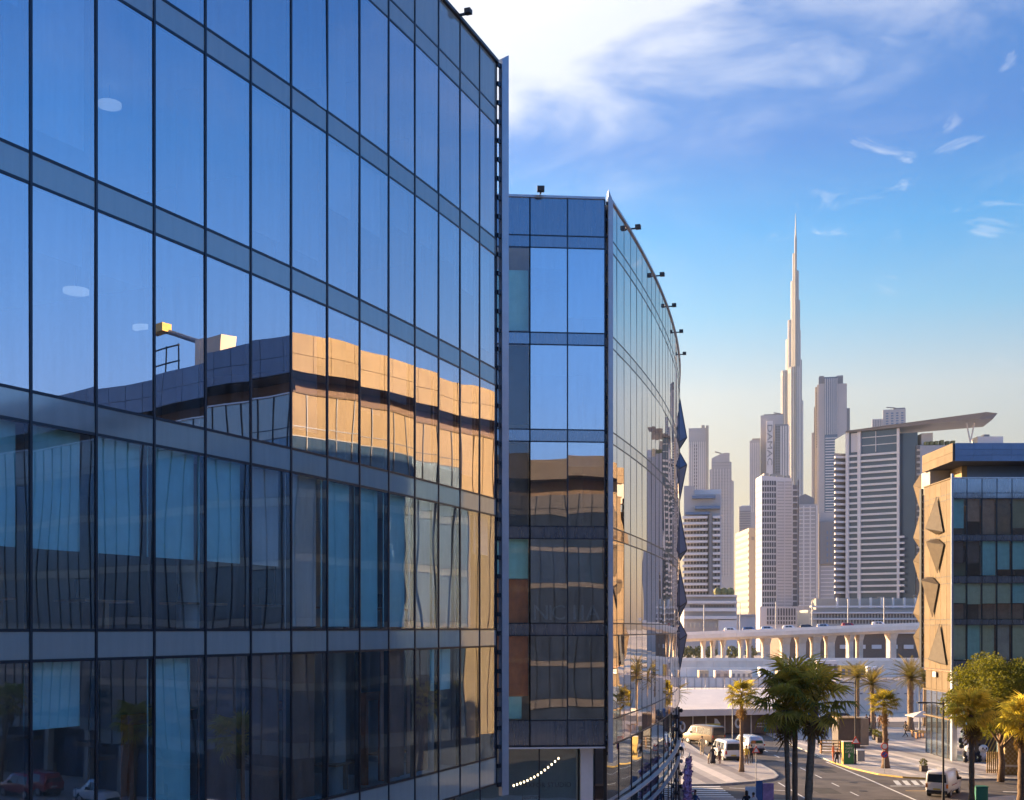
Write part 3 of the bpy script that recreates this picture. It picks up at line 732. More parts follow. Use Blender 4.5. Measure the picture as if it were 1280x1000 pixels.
# trim under the box, recessed ground floor with string of bulbs, column, lettering
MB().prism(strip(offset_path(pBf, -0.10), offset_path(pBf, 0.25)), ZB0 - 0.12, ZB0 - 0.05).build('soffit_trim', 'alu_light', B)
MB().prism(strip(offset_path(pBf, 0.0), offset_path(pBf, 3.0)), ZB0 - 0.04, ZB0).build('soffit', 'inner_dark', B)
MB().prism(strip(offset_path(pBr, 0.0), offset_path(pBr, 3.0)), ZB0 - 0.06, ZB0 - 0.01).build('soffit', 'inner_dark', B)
gBf = [p + Vector((-0.55, 1.3)) for p in pBf]
curtain(B, [gBf[0], gBf[2], gBf[3] + Vector((0.98, 0.08)), gBf[4] + Vector((1.1, 0.09)), gBf[5] + Vector((0.2, 0))], [(0.12, 3.2, 'window_pane', 'shopglass'), (3.2, 7.36, 'window_pane', 'shopglass')], 1, tilt=0.05)
c = cB + Vector((-0.75, 0.75))
MB().cbox((c.x, c.y, 3.68), 0.27, 0.24, 3.68).build('column', 'alu_light', B)
ga, gb = gBf[2], gBf[3] + Vector((0.98, 0.08)); gu = (gb - ga).normalized()
def on_glass(px, py, off):
    k_ = (px - CX) / F; tt = (k_ * ga.y - ga.x) / (gu.x - k_ * gu.y); q = ga + gu * tt + Vector((gu.y, -gu.x)) * off
    return Vector((q.x, q.y, HC + (HY - py) / F * q.y))
bp_ = []
for k in range(14):
    t = k / 13; p = on_glass(642 + 56 * t, 982 - 34 * t + 5 * math.sin(math.pi * t), 0.05); bp_.append(p + Vector((0, 0, 0.08)))
    MB().ball(p, 0.04, 0.03, 0.055, 8, 6).build('bulb', 'bulb', B, smooth=True)
MB().tube(bp_, 0.010, 5).build('bulb_wire', 'alu_dark', B)
for px, py, tx, sz in ((681, 981.5, "MAXFOR STUDIO", 0.30), (664, 996.5, "Journey", 0.26)):
    q = on_glass(px, py, 0.008)
    link('window_lettering', text_mesh(tx, sz, 0.002, 'black', 'window_lettering'), B, mtx=Matrix.Translation(q) @ Matrix.Rotation(math.atan2(gu.y, gu.x), 4, 'Z') @ Matrix.Rotation(R(90), 4, 'X'))
# white letters standing on the sill inside
for px, ch in ((676, "N"), (688, "I"), (698, "C"), (718, "I"), (728, "I"), (741, "A")):
    p = W(px, 766.5, 52.75); link('standing_letter', text_mesh(ch, 0.95, 0.06, 'blind', 'standing_letter'), B, mtx=Matrix.Translation(p) @ Matrix.Rotation(R(90), 4, 'X'))
# glazed shop front along the curved face with its canopy rail
rowsS = [(0.12, 4.4, 'window_pane', 'shopglass'), (4.4, 7.34, 'window_pane', 'shopglass')]
gBr = offset_path(pBr, 0.25)
curtain(B, gBr[:24:2], rowsS, 1, tilt=0.05, mull=(0.07, 0.03))
MB().prism(strip(offset_path(pBr, -0.10)[1:23], offset_path(pBr, 0.15)[1:23]), 4.66, 4.73).build('canopy', 'alu_light', B)
MB().prism(strip(offset_path(pBr, -0.06)[1:23], offset_path(pBr, 0.15)[1:23]), 3.55, 3.62).build('canopy_rail', 'alu_light', B)
# folded triangular sunshades on the far face
def origami(root, O, u, n, z0, h, w, out, tipz, mat, flip=1):
    """one storey-high folded fin: a spine on the wall and a tip that stands out from it"""
    u3, n3 = Vector((u.x, u.y, 0)), Vector((n.x, n.y, 0)); O3 = Vector((O.x, O.y, 0))
    top = O3 + Vector((0, 0, z0 + h)); bot = O3 + Vector((0, 0, z0))
    tip = O3 + n3 * out + u3 * (0.1 * w) + Vector((0, 0, z0 + h * tipz))
    l = O3 - u3 * w * 0.5 + Vector((0, 0, z0 + h * (tipz - 0.12))); r = O3 + u3 * w * 0.5 + Vector((0, 0, z0 + h * (tipz + 0.10)))
    m = MB()
    for tri in ((top, tip, l), (top, r, tip), (bot, l, tip), (bot, tip, r)): m.slab(tri, 0.05)
    o = m.build('sunshade_fin', mat, root)
    e = MB()
    for a, b in ((top, tip), (tip, bot), (tip, l), (tip, r)): e.tube([a, b], 0.035, 5)
    e.build('fin_edge', 'alu_dark', o)
    o.children[0].matrix_parent_inverse = Matrix.Identity(4)
    return o
fo = Vector((11.75, 84.6))
for k, (ya, yb, tz) in enumerate(((490, 563, 0.22), (563, 632, 0.74), (632, 703, 0.22), (703, 774, 0.30), (774, 844, 0.72))):
    za, zb_ = W(0, ya, 84.6).z, W(0, yb, 84.6).z
    origami(B, fo, Vector((0.3, 0.95)), Vector((0.97, -0.2)), zb_, za - zb_, 1.5, 0.55, tz, 'fin_blue')
MB().tube([(11.7, 84.5, 8.0), (11.7, 84.5, 29.3)], 0.05, 6).build('fin_mast', 'alu_dark', B)
# ------------------------------------------------------------------ the building on the right and its twin down the street
def terrace_building(root, C, nf, wf, nl, wl, ul, rows_f, rows_l, zp, joined, over, rec, glassmat, fdir=(1.0, 0.0)):
    """C near corner; front runs +X with nf bays, side runs along ul with nl bays; over=(z0,z1) roof overhang, rec=setback"""
    C = Vector(C); ul = Vector(ul).normalized()
    fd = Vector(fdir).normalized()
    front = [C + fd * (wf * i) for i in range(nf + 1)]
    left = [C + ul * (wl * i) for i in range(nl, -1, -1)]
    curtain(root, front, rows_f, 1, tilt=0.08, mull=(0.07, 0.02), joined=joined)
    if rows_l: curtain(root, left, rows_l, 1, tilt=0.02, mull=(0.04, 0.02), mullion_mat='panel_ochre', joined=joined)
    D = C + fd * (wf * nf); L0 = left[0]; back = [L0 + Vector((0.1, 0)), C + Vector((0.1, 0.1)), D + Vector((0, 0.1)), D + ul * (wl * nl)]
    zb = rows_f[0][0]
    for (z0, z1, kind, mat) in rows_f:
        if kind == 'spandrel_panel':
            MB().prism([L0 + Vector((0.12, 0)), C + Vector((0.12, 0.12)), D + Vector((0, 0.12)), D + ul * (wl * nl)], z0 + 0.08, z1 - 0.08).build('floor_slab', 'ceiling', root)
    MB().prism([L0 + Vector((5.5, 0)), C + Vector((5.5, 5.5)), D + Vector((0, 5.5)), D + ul * (wl * nl)], 0, zp - 0.3).build('inner_wall', 'glass_dark' if joined else 'wood', root)
    MB().prism([L0 + Vector((0.2, 0)), C + Vector((0.2, 0.2)), D + Vector((0, 0.2)), D + ul * (wl * nl)], zp - 0.6, zp - 0.4).build('roof', 'roofing', root)
    MB().prism([C + Vector((-0.05, -0.12)), D + Vector((0, -0.12)), D + Vector((0, 0.12)), C + Vector((-0.05, 0.12))], zp, zp + 0.10).build('coping', 'alu_light', root)
    n = Vector((-ul.y, ul.x)) * 0.10
    MB().prism([C + n + ul * 0.2, L0 + n, L0 - n, C - n + ul * 0.2], zp + 0.005, zp + 0.11).build('coping', 'panel_beige', root)
    return front, left
GB = 'glass_c'
def rows_from(levels, vis, sp, par):
    """levels: list of z boundaries starting at the underside"""
    r = [(levels[0], levels[1], 'spandrel_panel', sp)]
    for i in range(1, len(levels) - 2, 2):
        r.append((levels[i], levels[i + 1], 'window_pane', vis)); r.append((levels[i + 1], levels[i + 2], 'spandrel_panel', sp))
    r.append((levels[-1], par, 'parapet_panel', sp))
    return r
lv = [8.54, 9.47, 12.80, 13.32, 16.70, 17.35, 20.64, 21.20, 24.60, 25.10]
rf = rows_from(lv, 'glass_c', 'spandrel_dark', 26.46)
rl = []
for i in range(len(lv) - 1): rl.append((lv[i], lv[i + 1], 'cladding_panel', 'panel_beige'))
rl.append((25.10, 26.46, 'cladding_panel', 'panel_beige'))
CC = wthing('terraced_office_building', 'office building with golden sunlit end wall of folded panels and a roof terrace', 'building', (41.07, 112.0, 0))
fr, lf = terrace_building(CC, (41.07, 112.0), 15, 1.4, 5, 1.5, (0, 1), rf, rl, 26.46, False, None, None, GB)
vr = [(z0, z1) for z0, z1, kd, m in rf if kd == 'window_pane']
spec = {3: ['blind_teal', 'rust_dim', 'rust_dim', 'wood', 'panel_gold', 'blind_teal'], 2: ['brown_dark', 'brown_dark', 'blind_teal', 'blind_teal', 'blind_teal', 'rust_dim'],  # gold entry paints a warmly lit room into the panel colour
        1: ['blind_green', 'blind_green', 'blind_green', 'blind_green', 'blind_teal', 'blind_green'], 0: ['blind_green', 'blind_teal', 'blind_green', 'inner_wall', 'blind_green', 'blind_green']}
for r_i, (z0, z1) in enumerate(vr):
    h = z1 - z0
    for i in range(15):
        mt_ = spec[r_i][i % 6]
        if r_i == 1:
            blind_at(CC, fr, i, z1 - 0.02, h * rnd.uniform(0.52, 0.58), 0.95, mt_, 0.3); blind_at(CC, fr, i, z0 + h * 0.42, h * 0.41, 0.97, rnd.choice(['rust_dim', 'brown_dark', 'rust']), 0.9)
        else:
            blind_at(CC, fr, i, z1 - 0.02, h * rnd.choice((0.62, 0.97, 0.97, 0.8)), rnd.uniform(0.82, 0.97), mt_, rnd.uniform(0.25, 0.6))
for (z0, z1, kind, mat) in rf:
    if kind == 'window_pane':
        for i in range(0, 15, 2):
            x = fr[i].x + rnd.uniform(0.3, 1.0)
            MB().box(x, 113.4, z0 + 0.02, x + rnd.uniform(0.8, 1.5), 113.9, z0 + rnd.uniform(0.8, 1.6)).build('cabinet', rnd.choice(['rust_dim', 'panel_gold', 'wood']), CC)
# roof pavilion: blue overhanging band in front, golden on its end, ochre wall below
MB().box(41.2, 112.0, 28.12, 66, 120.3, 29.72).build('roof_core', 'inner_dark', CC)
for i in range(14):
    x = 41.35 + i * 1.75
    for z0, z1 in ((28.08, 28.62), (28.64, 29.16), (29.18, 29.76)):
        MB().box(x, 111.93, z0, x + 1.735, 112.0, z1).build('fascia_panel', 'panel_blue', CC)
for i in range(4):
    y = 112.0 + i * 2.08
    for z0, z1 in ((28.08, 28.9), (28.92, 29.76)):
        MB().box(41.12, y, z0, 41.2, y + 2.065, z1).build('fascia_panel', 'panel_beige', CC)
MB().box(43.4, 115.8, 25.9, 66, 121.5, 28.12).build('penthouse_wall', 'panel_ochre', CC)
MB().box(43.9, 115.74, 25.9, 66, 115.8, 28.1).build('penthouse_front', 'panel_blue', CC)
MB().box(41.45, 119.0, 25.9, 43.4, 121.5, 28.12).build('penthouse_wall', 'inner_wall', CC)
blade(CC, Vector((41.0, 119.62)), Vector((-0.03, 1)).normalized(), Vector((-1, 0)), 8.6, 26.4, gap=0.22, wid=0.5, thick=0.12, slope=0.0, steps=0.7, mat='alu_dark')
MB().box(40.98, 111.90, 8.3, 41.16, 112.06, 26.9).build('corner_post', 'alu_grey', CC)
# folded sunshades on the end wall and a further row beyond it
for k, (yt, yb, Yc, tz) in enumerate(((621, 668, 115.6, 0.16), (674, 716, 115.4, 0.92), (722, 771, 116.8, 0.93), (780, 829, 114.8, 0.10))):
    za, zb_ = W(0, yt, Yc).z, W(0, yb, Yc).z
    origami(CC, Vector((40.93, Yc)), Vector((0, 1)), Vector((-1, -0.15)), zb_, za - zb_, 3.3, 1.0, tz, 'fin_shaded')
for k in range(5):
    origami(CC, Vector((42.3, 124.2)), Vector((0.2, 1)), Vector((-1, 0)), 9.0 + 3.9 * k, 3.8, 2.2, 0.7, 0.3 if k % 2 else 0.7, 'panel_beige')
MB().prism([(41.3, 120.3), (44, 127), (62, 127), (62, 120.3)], 8.4, 25.0).build('rear_wing', 'panel_beige', CC)
# ground floor
MB().box(41.02, 111.86, ZP, 41.5, 112.34, 8.54).build('column', 'alu_light', CC)
MB().box(45.3, 111.9, ZP, 45.55, 112.15, 8.54).build('column', 'alu_light', CC)
MB().prism([(41.1, 112.1), (62, 112.1), (62, 119.6), (41.1, 119.6)], 8.36, 8.50).build('soffit', 'wood', CC)
curtain(CC, [(41.25, 119.6), (41.25, 118.1), (41.25, 116.6), (41.25, 115.1), (41.25, 113.6), (41.25, 112.4)], [(0.14, 3.9, 'window_pane', 'shopglass'), (3.9, 6.4, 'window_pane', 'shopglass'), (6.4, 8.34, 'cladding_panel', 'panel_beige')], 1, mullion_mat='panel_beige')
MB().box(40.95, 112.35, 3.84, 41.2, 119.6, 3.98).build('shop_cornice', 'panel_beige', CC)
MB().box(40.95, 112.35, 6.40, 41.2, 119.6, 6.52).build('shop_cornice', 'panel_beige', CC)
MB().box(41.0, 116.2, 7.75, 41.1, 117.0, 8.25).build('wall_sign', 'white', CC)
sp_ = MB(); pts = []
for i in range(40):
    a = i * 0.38; r_ = 0.10 + 0.014 * i; pts.append((41.05, 113.5 + math.cos(a) * r_, 4.9 + math.sin(a) * r_))
sp_.tube(pts, 0.045, 5).build('spiral_logo', 'white', CC)
MB().box(43.5, 114.0, ZP, 62, 114.3, 8.36).build('shop_back_wall', 'wall_brown', CC)
MB().box(41.6, 112.9, 4.2, 62, 113.0, 8.3).build('shop_fascia', 'inner_dark', CC)
for i in range(17):   # slanting gold battens
    x = 44.2 + i * 0.34
    MB().slab([(x, 113.6, 0.4), (x + 0.10, 113.6, 0.4), (x + 1.9, 113.6, 4.1), (x + 1.8, 113.6, 4.1)], 0.06).build('batten', 'yellow_box', CC)
ring = MB()
cx_, cz_ = 42.75, 4.15
for a0, a1 in ((100, 165), (195, 260), (-70, -10), (10, 80)):
    ring.tube([(cx_ + 0.48 * math.cos(R(a0 + (a1 - a0) * i / 8)), 112.55, cz_ + 0.62 * math.sin(R(a0 + (a1 - a0) * i / 8))) for i in range(9)], 0.07, 6)
ring.build('neon_ring', 'neon_blue', CC)
MB().box(42.95, 112.5, 3.9, 43.2, 112.6, 4.5).build('neon_sign', 'neon_pink', CC)
MB().box(42.0, 112.75, 3.2, 44.0, 112.85, 5.2).build('sign_board', 'panel_ochre', CC)

# twin building down the street, met in the facade's reflection
rf4 = [(a - 0.2, b - 0.2, k, 'glass_b' if k == 'window_pane' else m) for a, b, k, m in rf]
rf4 = rows_from([4.0, 5.0, 8.4, 9.0, 12.4, 13.0, 16.5, 17.1, 20.6, 21.2, 24.8, 25.4], 'glass_blue', 'spandrel', 27.6)
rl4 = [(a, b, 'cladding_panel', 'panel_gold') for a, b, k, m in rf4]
T4 = wthing('terraced_office_building', 'office building across the street, mirrored golden in the near glass facade', 'building', (37.2, 53.0, 0))
ul4 = (8.6, 20.8)
ul4 = (2.1, 26.4); C4 = Vector((37.2, 53.0)); fd4 = Vector((0.955, -0.297)).normalized(); od4 = Vector((fd4.y, -fd4.x))
f4, l4 = terrace_building(T4, C4, 60, 1.5, 24, 1.5, ul4, rf4, None, 27.6, True, None, None, GB, fd4)
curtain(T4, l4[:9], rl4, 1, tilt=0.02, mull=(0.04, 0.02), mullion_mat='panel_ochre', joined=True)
curtain(T4, l4[8:], [(a, b, k, 'panel_gold') if a > 23 else (a, b, k, m) for a, b, k, m in rf4], 1, tilt=0.1, mull=(0.06, 0.02), joined=True)  # sun and shade built into the cladding: gold where lit, dark glass where shaded
u4 = Vector(ul4).normalized(); v4 = Vector((u4.y, -u4.x))
def FP(s, d): return C4 + fd4 * s + od4 * d
c4 = C4 + Vector((-0.1, -0.1))
for i in range(18):
    a = c4 + u4 * (i * 2.0) - v4 * 0.1
    for z0, z1 in ((29.0, 30.1), (30.13, 31.4)):
        MB().prism([a, a + u4 * 1.97, a + u4 * 1.97 + v4 * 0.12, a + v4 * 0.12], z0, z1).build('fascia_panel', 'panel_gold', T4)
for i in range(45):
    for z0, z1 in ((29.0, 30.1), (30.13, 31.4)):
        MB().prism([FP(i * 2.0 + 0.05, 0.22), FP(i * 2.0 + 2.0, 0.22), FP(i * 2.0 + 2.0, 0.1), FP(i * 2.0 + 0.05, 0.1)], z0, z1).build('fascia_panel', 'panel_blue', T4)
MB().prism([C4 + v4 * 0.15 + u4 * 0.1, FP(90, 0), FP(90, -8), C4 + v4 * 9 + u4 * 9, C4 + v4 * 9 + u4 * 36, C4 + v4 * 0.15 + u4 * 36], 29.0, 31.36).build('roof_core', 'inner_dark', T4)
MB().prism([C4 + v4 * 1.8 + u4 * 1.8, FP(90, -2), FP(90, -7), C4 + v4 * 8 + u4 * 8, C4 + v4 * 8 + u4 * 35, C4 + v4 * 1.8 + u4 * 35], 27.0, 28.98).build('penthouse_wall', 'wall_brown', T4)
for i in range(14):
    s0 = 1.5 + i * 6.0
    MB().prism([FP(s0, 0), FP(s0 + 0.6, 0), FP(s0 + 0.6, -0.6), FP(s0, -0.6)], 0, 4.0).build('column', 'concrete', T4)
    MB().prism([FP(s0 + 0.7, -0.8), FP(s0 + 5.8, -0.8), FP(s0 + 5.8, -0.9), FP(s0 + 0.7, -0.9)], 0.1, 3.9).build('shop_window', 'glass_dark', T4)
    if i % 2 == 0: MB().prism([FP(s0 + 0.8, 1.7), FP(s0 + 5.4, 1.7), FP(s0 + 5.4, 0.1), FP(s0 + 0.8, 0.1)], 3.0, 3.3).build('awning', 'wall_brown', T4)
# rooftop cleaning cradle on that roof
q4 = FP(16.0, -1.5)
cr = wthing('cleaning_crane', 'small rooftop cleaning crane mirrored in the facade above the shaded roof edge', 'crane', (q4.x, q4.y, 31.38))
def CB(s0, s1, d0, d1, z0, z1): return MB().prism([FP(s0, d1), FP(s1, d1), FP(s1, d0), FP(s0, d0)], z0, z1)
CB(14.6, 16.0, -2.6, -1.0, 31.38, 33.6).build('cabin', 'concrete_pale', cr); CB(10.6, 12.6, -2.6, -1.0, 31.38, 33.0).build('counterweight', 'concrete_pale', cr)
def P3(s, d, z): q = FP(s, d); return (q.x, q.y, z)
MB().tube([P3(15.3, -1.4, 33.3), P3(19.0, -0.4, 34.6)], 0.18, 8).build('jib', 'panel_blue', cr)
CB(18.4, 20.2, -0.7, 0.2, 34.4, 35.0).build('jib_head', 'yellow_box', cr)
for s_0 in (17.2, 18.6, 20.0): MB().tube([P3(s_0, -0.4, 31.3), P3(s_0, -0.4, 33.4)], 0.06, 5).build('rail_post', 'alu_dark', cr)
for z in (32.2, 33.3): MB().tube([P3(17.1, -0.4, z), P3(20.2, -0.4, z)], 0.06, 5).build('guard_rail', 'alu_dark', cr)
structure(MB().add([(-60, -24, 0.004), (70, -24, 0.004), (70, 20, 0.004), (-60, 20, 0.004)], [(0, 1, 2, 3)]), 'added_dark_ground', 'asphalt')  # unseen dark ground, added to dim what the facades reflect
# the block behind the viewpoint, met in the second facade's reflection
T5 = wthing('terraced_office_building', 'office block with a deep roof band, mirrored in the flat end of the middle block', 'building', (6, -24, 0))
f5 = [Vector((46 - 1.5 * i, -24 - 0.10 * i)) for i in range(54)]
rf5 = rows_from([4.0, 5.0, 8.4, 9.0, 12.4, 13.0, 16.5, 17.1, 20.6, 21.2, 24.8, 25.4], 'dark_pane', 'tower_window', 26.8)  # dark colours give this sun-facing block a shaded look
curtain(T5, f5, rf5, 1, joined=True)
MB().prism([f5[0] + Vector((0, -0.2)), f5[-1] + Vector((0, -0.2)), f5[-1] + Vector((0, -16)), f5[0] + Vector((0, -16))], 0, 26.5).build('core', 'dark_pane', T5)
MB().prism([f5[0] + Vector((0, -3)), f5[-1] + Vector((0, -3)), f5[-1] + Vector((0, -14)), f5[0] + Vector((0, -14))], 26.5, 28.6).build('penthouse_wall', 'wall_brown', T5)
MB().prism([f5[0] + Vector((0, 0.3)), f5[-1] + Vector((0, 0.3)), f5[-1] + Vector((0, -15)), f5[0] + Vector((0, -15))], 28.6, 31.2).build('roof_band', 'cabin', T5)

# ------------------------------------------------------------------ skyline
def bx(px0, px1, ytop, Y, depth, ybot=None, z0=0.0):
    a, b = W(px0, ytop, Y), W(px1, ytop, Y)
    zz = z0 if ybot is None else W(0, ybot, Y).z
    return MB().box(a.x, Y, zz, b.x, Y + depth, a.z)
def profile(pp, Y, depth):
    q = [W(x, y, Y) for x, y in pp]; n = len(q)
    vs = [tuple(p) for p in q] + [(p.x, p.y + depth, p.z) for p in q]
    return MB().add(vs, [tuple(range(n))[::-1], tuple(i + n for i in range(n))] + [(i, (i + 1) % n, (i + 1) % n + n, i + n) for i in range(n)])
def base_of(px, Y): return ((px - CX) / F * Y, Y, 0.0)

# the very tall stepped spire
bj = wthing('spire_tower', 'immensely tall stepped silver tower tapering to a needle', 'skyscraper', base_of(994.5, 2500))
Yb = 2500
def lobe(xc, r, yt, name='tower_tier', mat='burj', dy=0, n=14):
    c = W(xc, yt, Yb); rr = r / F * Yb
    return MB().tube([(c.x, Yb + dy, 0), (c.x, Yb + dy, c.z)], rr, n).build(name, mat, bj)
for xc, r, yt, dy in ((994.6, 1.5, 297, 0), (993.6, 2.1, 316, 5), (992.8, 2.9, 350, 10), (991.0, 4.0, 398, 16), (990.0, 4.4, 421, 24), (985.8, 5.4, 460, 30),
                      (996.6, 2.5, 338, 4), (998.2, 3.2, 374, 9), (998.9, 3.8, 411, 14), (999.6, 4.2, 445, 20), (1002.2, 4.6, 446, 30), (1004.2, 4.8, 497, 36), (985.0, 5.6, 575, 40), (995.0, 7.5, 458, 12)):
    lobe(xc, r, yt, dy=dy)
c = W(994.6, 267, Yb); c1 = W(994.6, 297, Yb)
MB().tube([(c.x, Yb, c1.z - 2), (c.x, Yb, (c.z + c1.z) / 2), (c.x, Yb, c.z)], [2.0, 1.1, 0.4], 8).build('spire', 'burj', bj)
for yt in (338, 400, 462, 520): # mechanical floors
    pass
md = MB()
for xc, r, yt, dy in ((985.8, 5.45, 463, 30), (1004.2, 4.85, 500, 36), (995, 7.55, 461, 12), (999.6, 4.25, 448, 20)):
    c = W(xc, yt, Yb); md.tube([(c.x, Yb + dy, c.z - 7), (c.x, Yb + dy, c.z)], r / F * Yb + 0.3, 14)
md.build('mechanical_band', 'tower_dark', bj, kind='stuff')
ribs = MB()
for xc, r, yt, dy in ((985.8, 5.4, 460, 30), (995.0, 7.5, 458, 12), (1004.2, 4.8, 497, 36), (991, 4.0, 398, 16), (998.9, 3.8, 411, 14)):
    c = W(xc, yt, Yb); rr = r / F * Yb
    for a in range(200, 350, 22):
        x, y = c.x + math.cos(R(a)) * rr, Yb + dy + math.sin(R(a)) * rr
        ribs.tube([(x, y, 0), (x, y, c.z)], 0.7, 4, False)
ribs.build('facade_rib', 'tower_white', bj, kind='stuff')

def vlines(root, px0, px1, ytop, ybot, Y, n, mat, w=0.35, name='facade_rib'):
    m = MB()
    for i in range(n + 1):
        x = W(px0 + (px1 - px0) * i / n, 0, Y).x
        m.box(x - w, Y - 0.7, W(0, ybot, Y).z if ybot else 0, x + w, Y - 0.04, W(0, ytop, Y).z)
    m.build(name, mat, root, kind='stuff')
def hlines(root, px0, px1, ytop, ybot, Y, step, mat, h=0.5, name='floor_line', out=0.6):
    m = MB(); y = ytop
    a, b = W(px0, 0, Y).x, W(px1, 0, Y).x
    while y < ybot:
        z = W(0, y, Y).z
        if z < 1: break
        m.box(a, Y - out, z - h, b, Y - 0.03, z); y += step
    m.build(name, mat, root, kind='stuff')
def windows(root, px0, px1, ytop, ybot, Y, nx, step, mat='tower_window', fx=0.62, fy=0.55, left=None):
    m = MB(); y = ytop; wpx = (px1 - px0) / nx
    while y < ybot:
        z = W(0, y, Y).z; h = step * fy / F * Y
        if z - h < 1: break
        for i in range(nx):
            a = W(px0 + wpx * (i + 0.5 - fx / 2), 0, Y).x; b = W(px0 + wpx * (i + 0.5 + fx / 2), 0, Y).x
            m.box(a, Y - 0.25, z - h, b, Y - 0.02, z)
        y += step
    m.build('window', mat, root, kind='stuff')

t = wthing('slab_tower', 'plain grey slab tower with a raised right edge, beyond the folded sunshades', 'skyscraper', base_of(875, 1400))
bx(861, 882.5, 535, 1400, 8).build('wall', 'tower_grey', t); bx(882.5, 886, 532, 1398, 8).build('edge_fin', 'tower_cream', t)
vlines(t, 862, 882, 552, 700, 1400, 8, 'tower_white', 0.5); hlines(t, 862, 882, 552, 560, 1400, 3, 'tower_dark'); windows(t, 866, 873, 556, 690, 1400, 2, 4.2)
bx(876, 880, 531.5, 1405, 8, ybot=536).build('roof_plant', 'tower_cream', t)
t = wthing('curved_crown_tower', 'pale hazy tower with a curved slanting crown and a roof crane', 'skyscraper', base_of(901, 1300))
profile([(887, 790), (887, 587), (889.5, 586), (889.5, 573), (896, 569.5), (902, 567), (907, 566), (911.8, 566.5), (911.8, 577), (914.2, 578), (914.2, 600), (917, 602), (917, 790)], 1300, 8).build('wall', 'tower_grey', t)
hlines(t, 890, 914, 578, 720, 1300, 4.0, 'tower_dark', 0.3, out=0.35); vlines(t, 890, 911, 586, 720, 1300, 6, 'tower_white', 0.35)
MB().tube([W(892, 564.5, 1310), W(900, 567, 1310)], 0.7, 5).build('roof_crane', 'tower_dark', t)
t = wthing('balcony_tower', 'white balconied tower with blue-tinted stepped top, just right of the folded sunshades', 'apartment tower', base_of(875, 600))
bx(853, 866, 607, 606, 18).build('wall', 'tower_grey', t); bx(866, 898, 618, 606, 18).build('wall', 'tower_grey', t)
bx(862, 897, 612, 612, 10).build('penthouse', 'tower_white', t); bx(864, 893, 619.5, 603, 4, ybot=623).build('blue_parapet', 'panel_blue', t)
bx(868, 899, 632.5, 602.5, 4, ybot=636).build('blue_parapet', 'panel_blue', t); bx(856, 886, 640, 602.2, 3, ybot=643).build('blue_parapet', 'panel_blue', t)
bx(885, 889, 642, 603, 4).build('stair_strip', 'tower_dark', t)
for k in range(16):
    y = 645 + 7.6 * k
    for a, b in ((853, 884), (890, 899)):
        bx(a, b, y, 601 + (1.2 if a > 880 else 0), 5, ybot=y + 2.9).build('balcony', 'balcony', t)
windows(t, 853, 884, 648, 765, 606, 8, 7.6, fx=0.55, fy=0.5); windows(t, 890, 898, 648, 765, 606, 2, 7.6, fy=0.5)
t = wthing('banded_tower', 'low golden tower whose sunlit side has dark window bands, left of the white grid tower', 'apartment tower', base_of(940, 690))
xa = W(936, 0, 690).x; za = W(0, 660, 690).z
MB().prism([(xa, 690), (W(944.5, 0, 690).x, 690), (W(944.5, 0, 690).x, 731), (xa, 731)], 0, lambda x, y: za).build('wall', 'tower_cream', t)
for k in range(14):
    z = za - 3.4 - k * 3.55
    if z > 5: MB().box(xa - 0.25, 690.4, z, xa - 0.02, 730.6, z + 1.3).build('window_band', 'tower_dark', t)
MB().box(xa + 1.5, 689.7, za - 7, xa + 3.1, 689.98, za - 5).build('roof_sign', 'tower_dark', t)
t = wthing('small_tower', 'small dull grey tower peeping over the golden banded tower', 'tower', base_of(930, 1000))
bx(924, 939, 633, 1000, 8).build('wall', 'tower_grey', t); hlines(t, 924.5, 938, 639, 665, 1000, 3, 'tower_dark', 0.6); bx(925, 938, 632, 1004, 10).build('roof_plant', 'tower_white', t)
t = wthing('grid_tower', 'white tower with a grid of dark windows in front of the tall spire', 'apartment tower', base_of(970, 650))
x0, x1 = W(952, 0, 650).x, W(990, 0, 650).x; zt = W(0, 594, 650).z
MB().prism([(x0, 650), (x1, 650), (x1, 665.5), (x0, 665.5)], 0, lambda x, y: zt - (x - x0) * 0.10).build('wall', 'tower_white', t)
windows(t, 952.6, 970.2, 601, 757, 650, 6, 7.7, fx=0.68, fy=0.74)
hlines(t, 970.8, 990, 602, 757, 650, 3.85, 'tower_grey', 0.42, out=0.3); vlines(t, 971, 990, 602, 757, 650, 2, 'tower_white', 0.25)
for k in range(18):
    z = zt - 4 - k * 3.35
    if z > 14: MB().box(x0 - 0.2, 651.5, z - 1.4, x0 - 0.02, 664, z).build('window_band', 'tower_cream', t)
xr = W(997.5, 0, 655).x
MB().box(x1, 655, 0, xr, 664, W(0, 606, 655).z).build('side_wing', 'tower_dark', t); hlines(t, 990.4, 997, 612, 757, 655, 7.7, 'tower_white', 0.8, out=1.2)
vlines(t, 997, 997.6, 600, 757, 655, 1, 'tower_white', 0.4)
MB().box(x0 - 2, 645, 0, xr + 1, 655, W(0, 758, 645).z).build('podium', 'tower_white', t); windows(t, 958, 995, 760.5, 768, 644.9, 11, 9.5, fx=0.5, fy=0.95); windows(t, 958, 995, 771, 779, 644.9, 11, 5.5, fx=0.5, fy=0.7)
for k in range(4): bx(955 + 9 * k, 961 + 9 * k, 591.5 + k, 654, 6, ybot=596 + k).build('roof_plant', 'tower_cream', t)
t = wthing('sign_tower', 'grey stepped tower with a pale vertical sign strip, left of the tall spire', 'skyscraper', base_of(962, 1500))
bx(937.5, 950, 550, 1500, 10).build('wall', 'tower_grey', t); bx(949, 976.5, 519, 1510, 8).build('wall', 'tower_grey', t); bx(969, 986, 530.5, 1495, 8).build('wall', 'tower_dark', t)
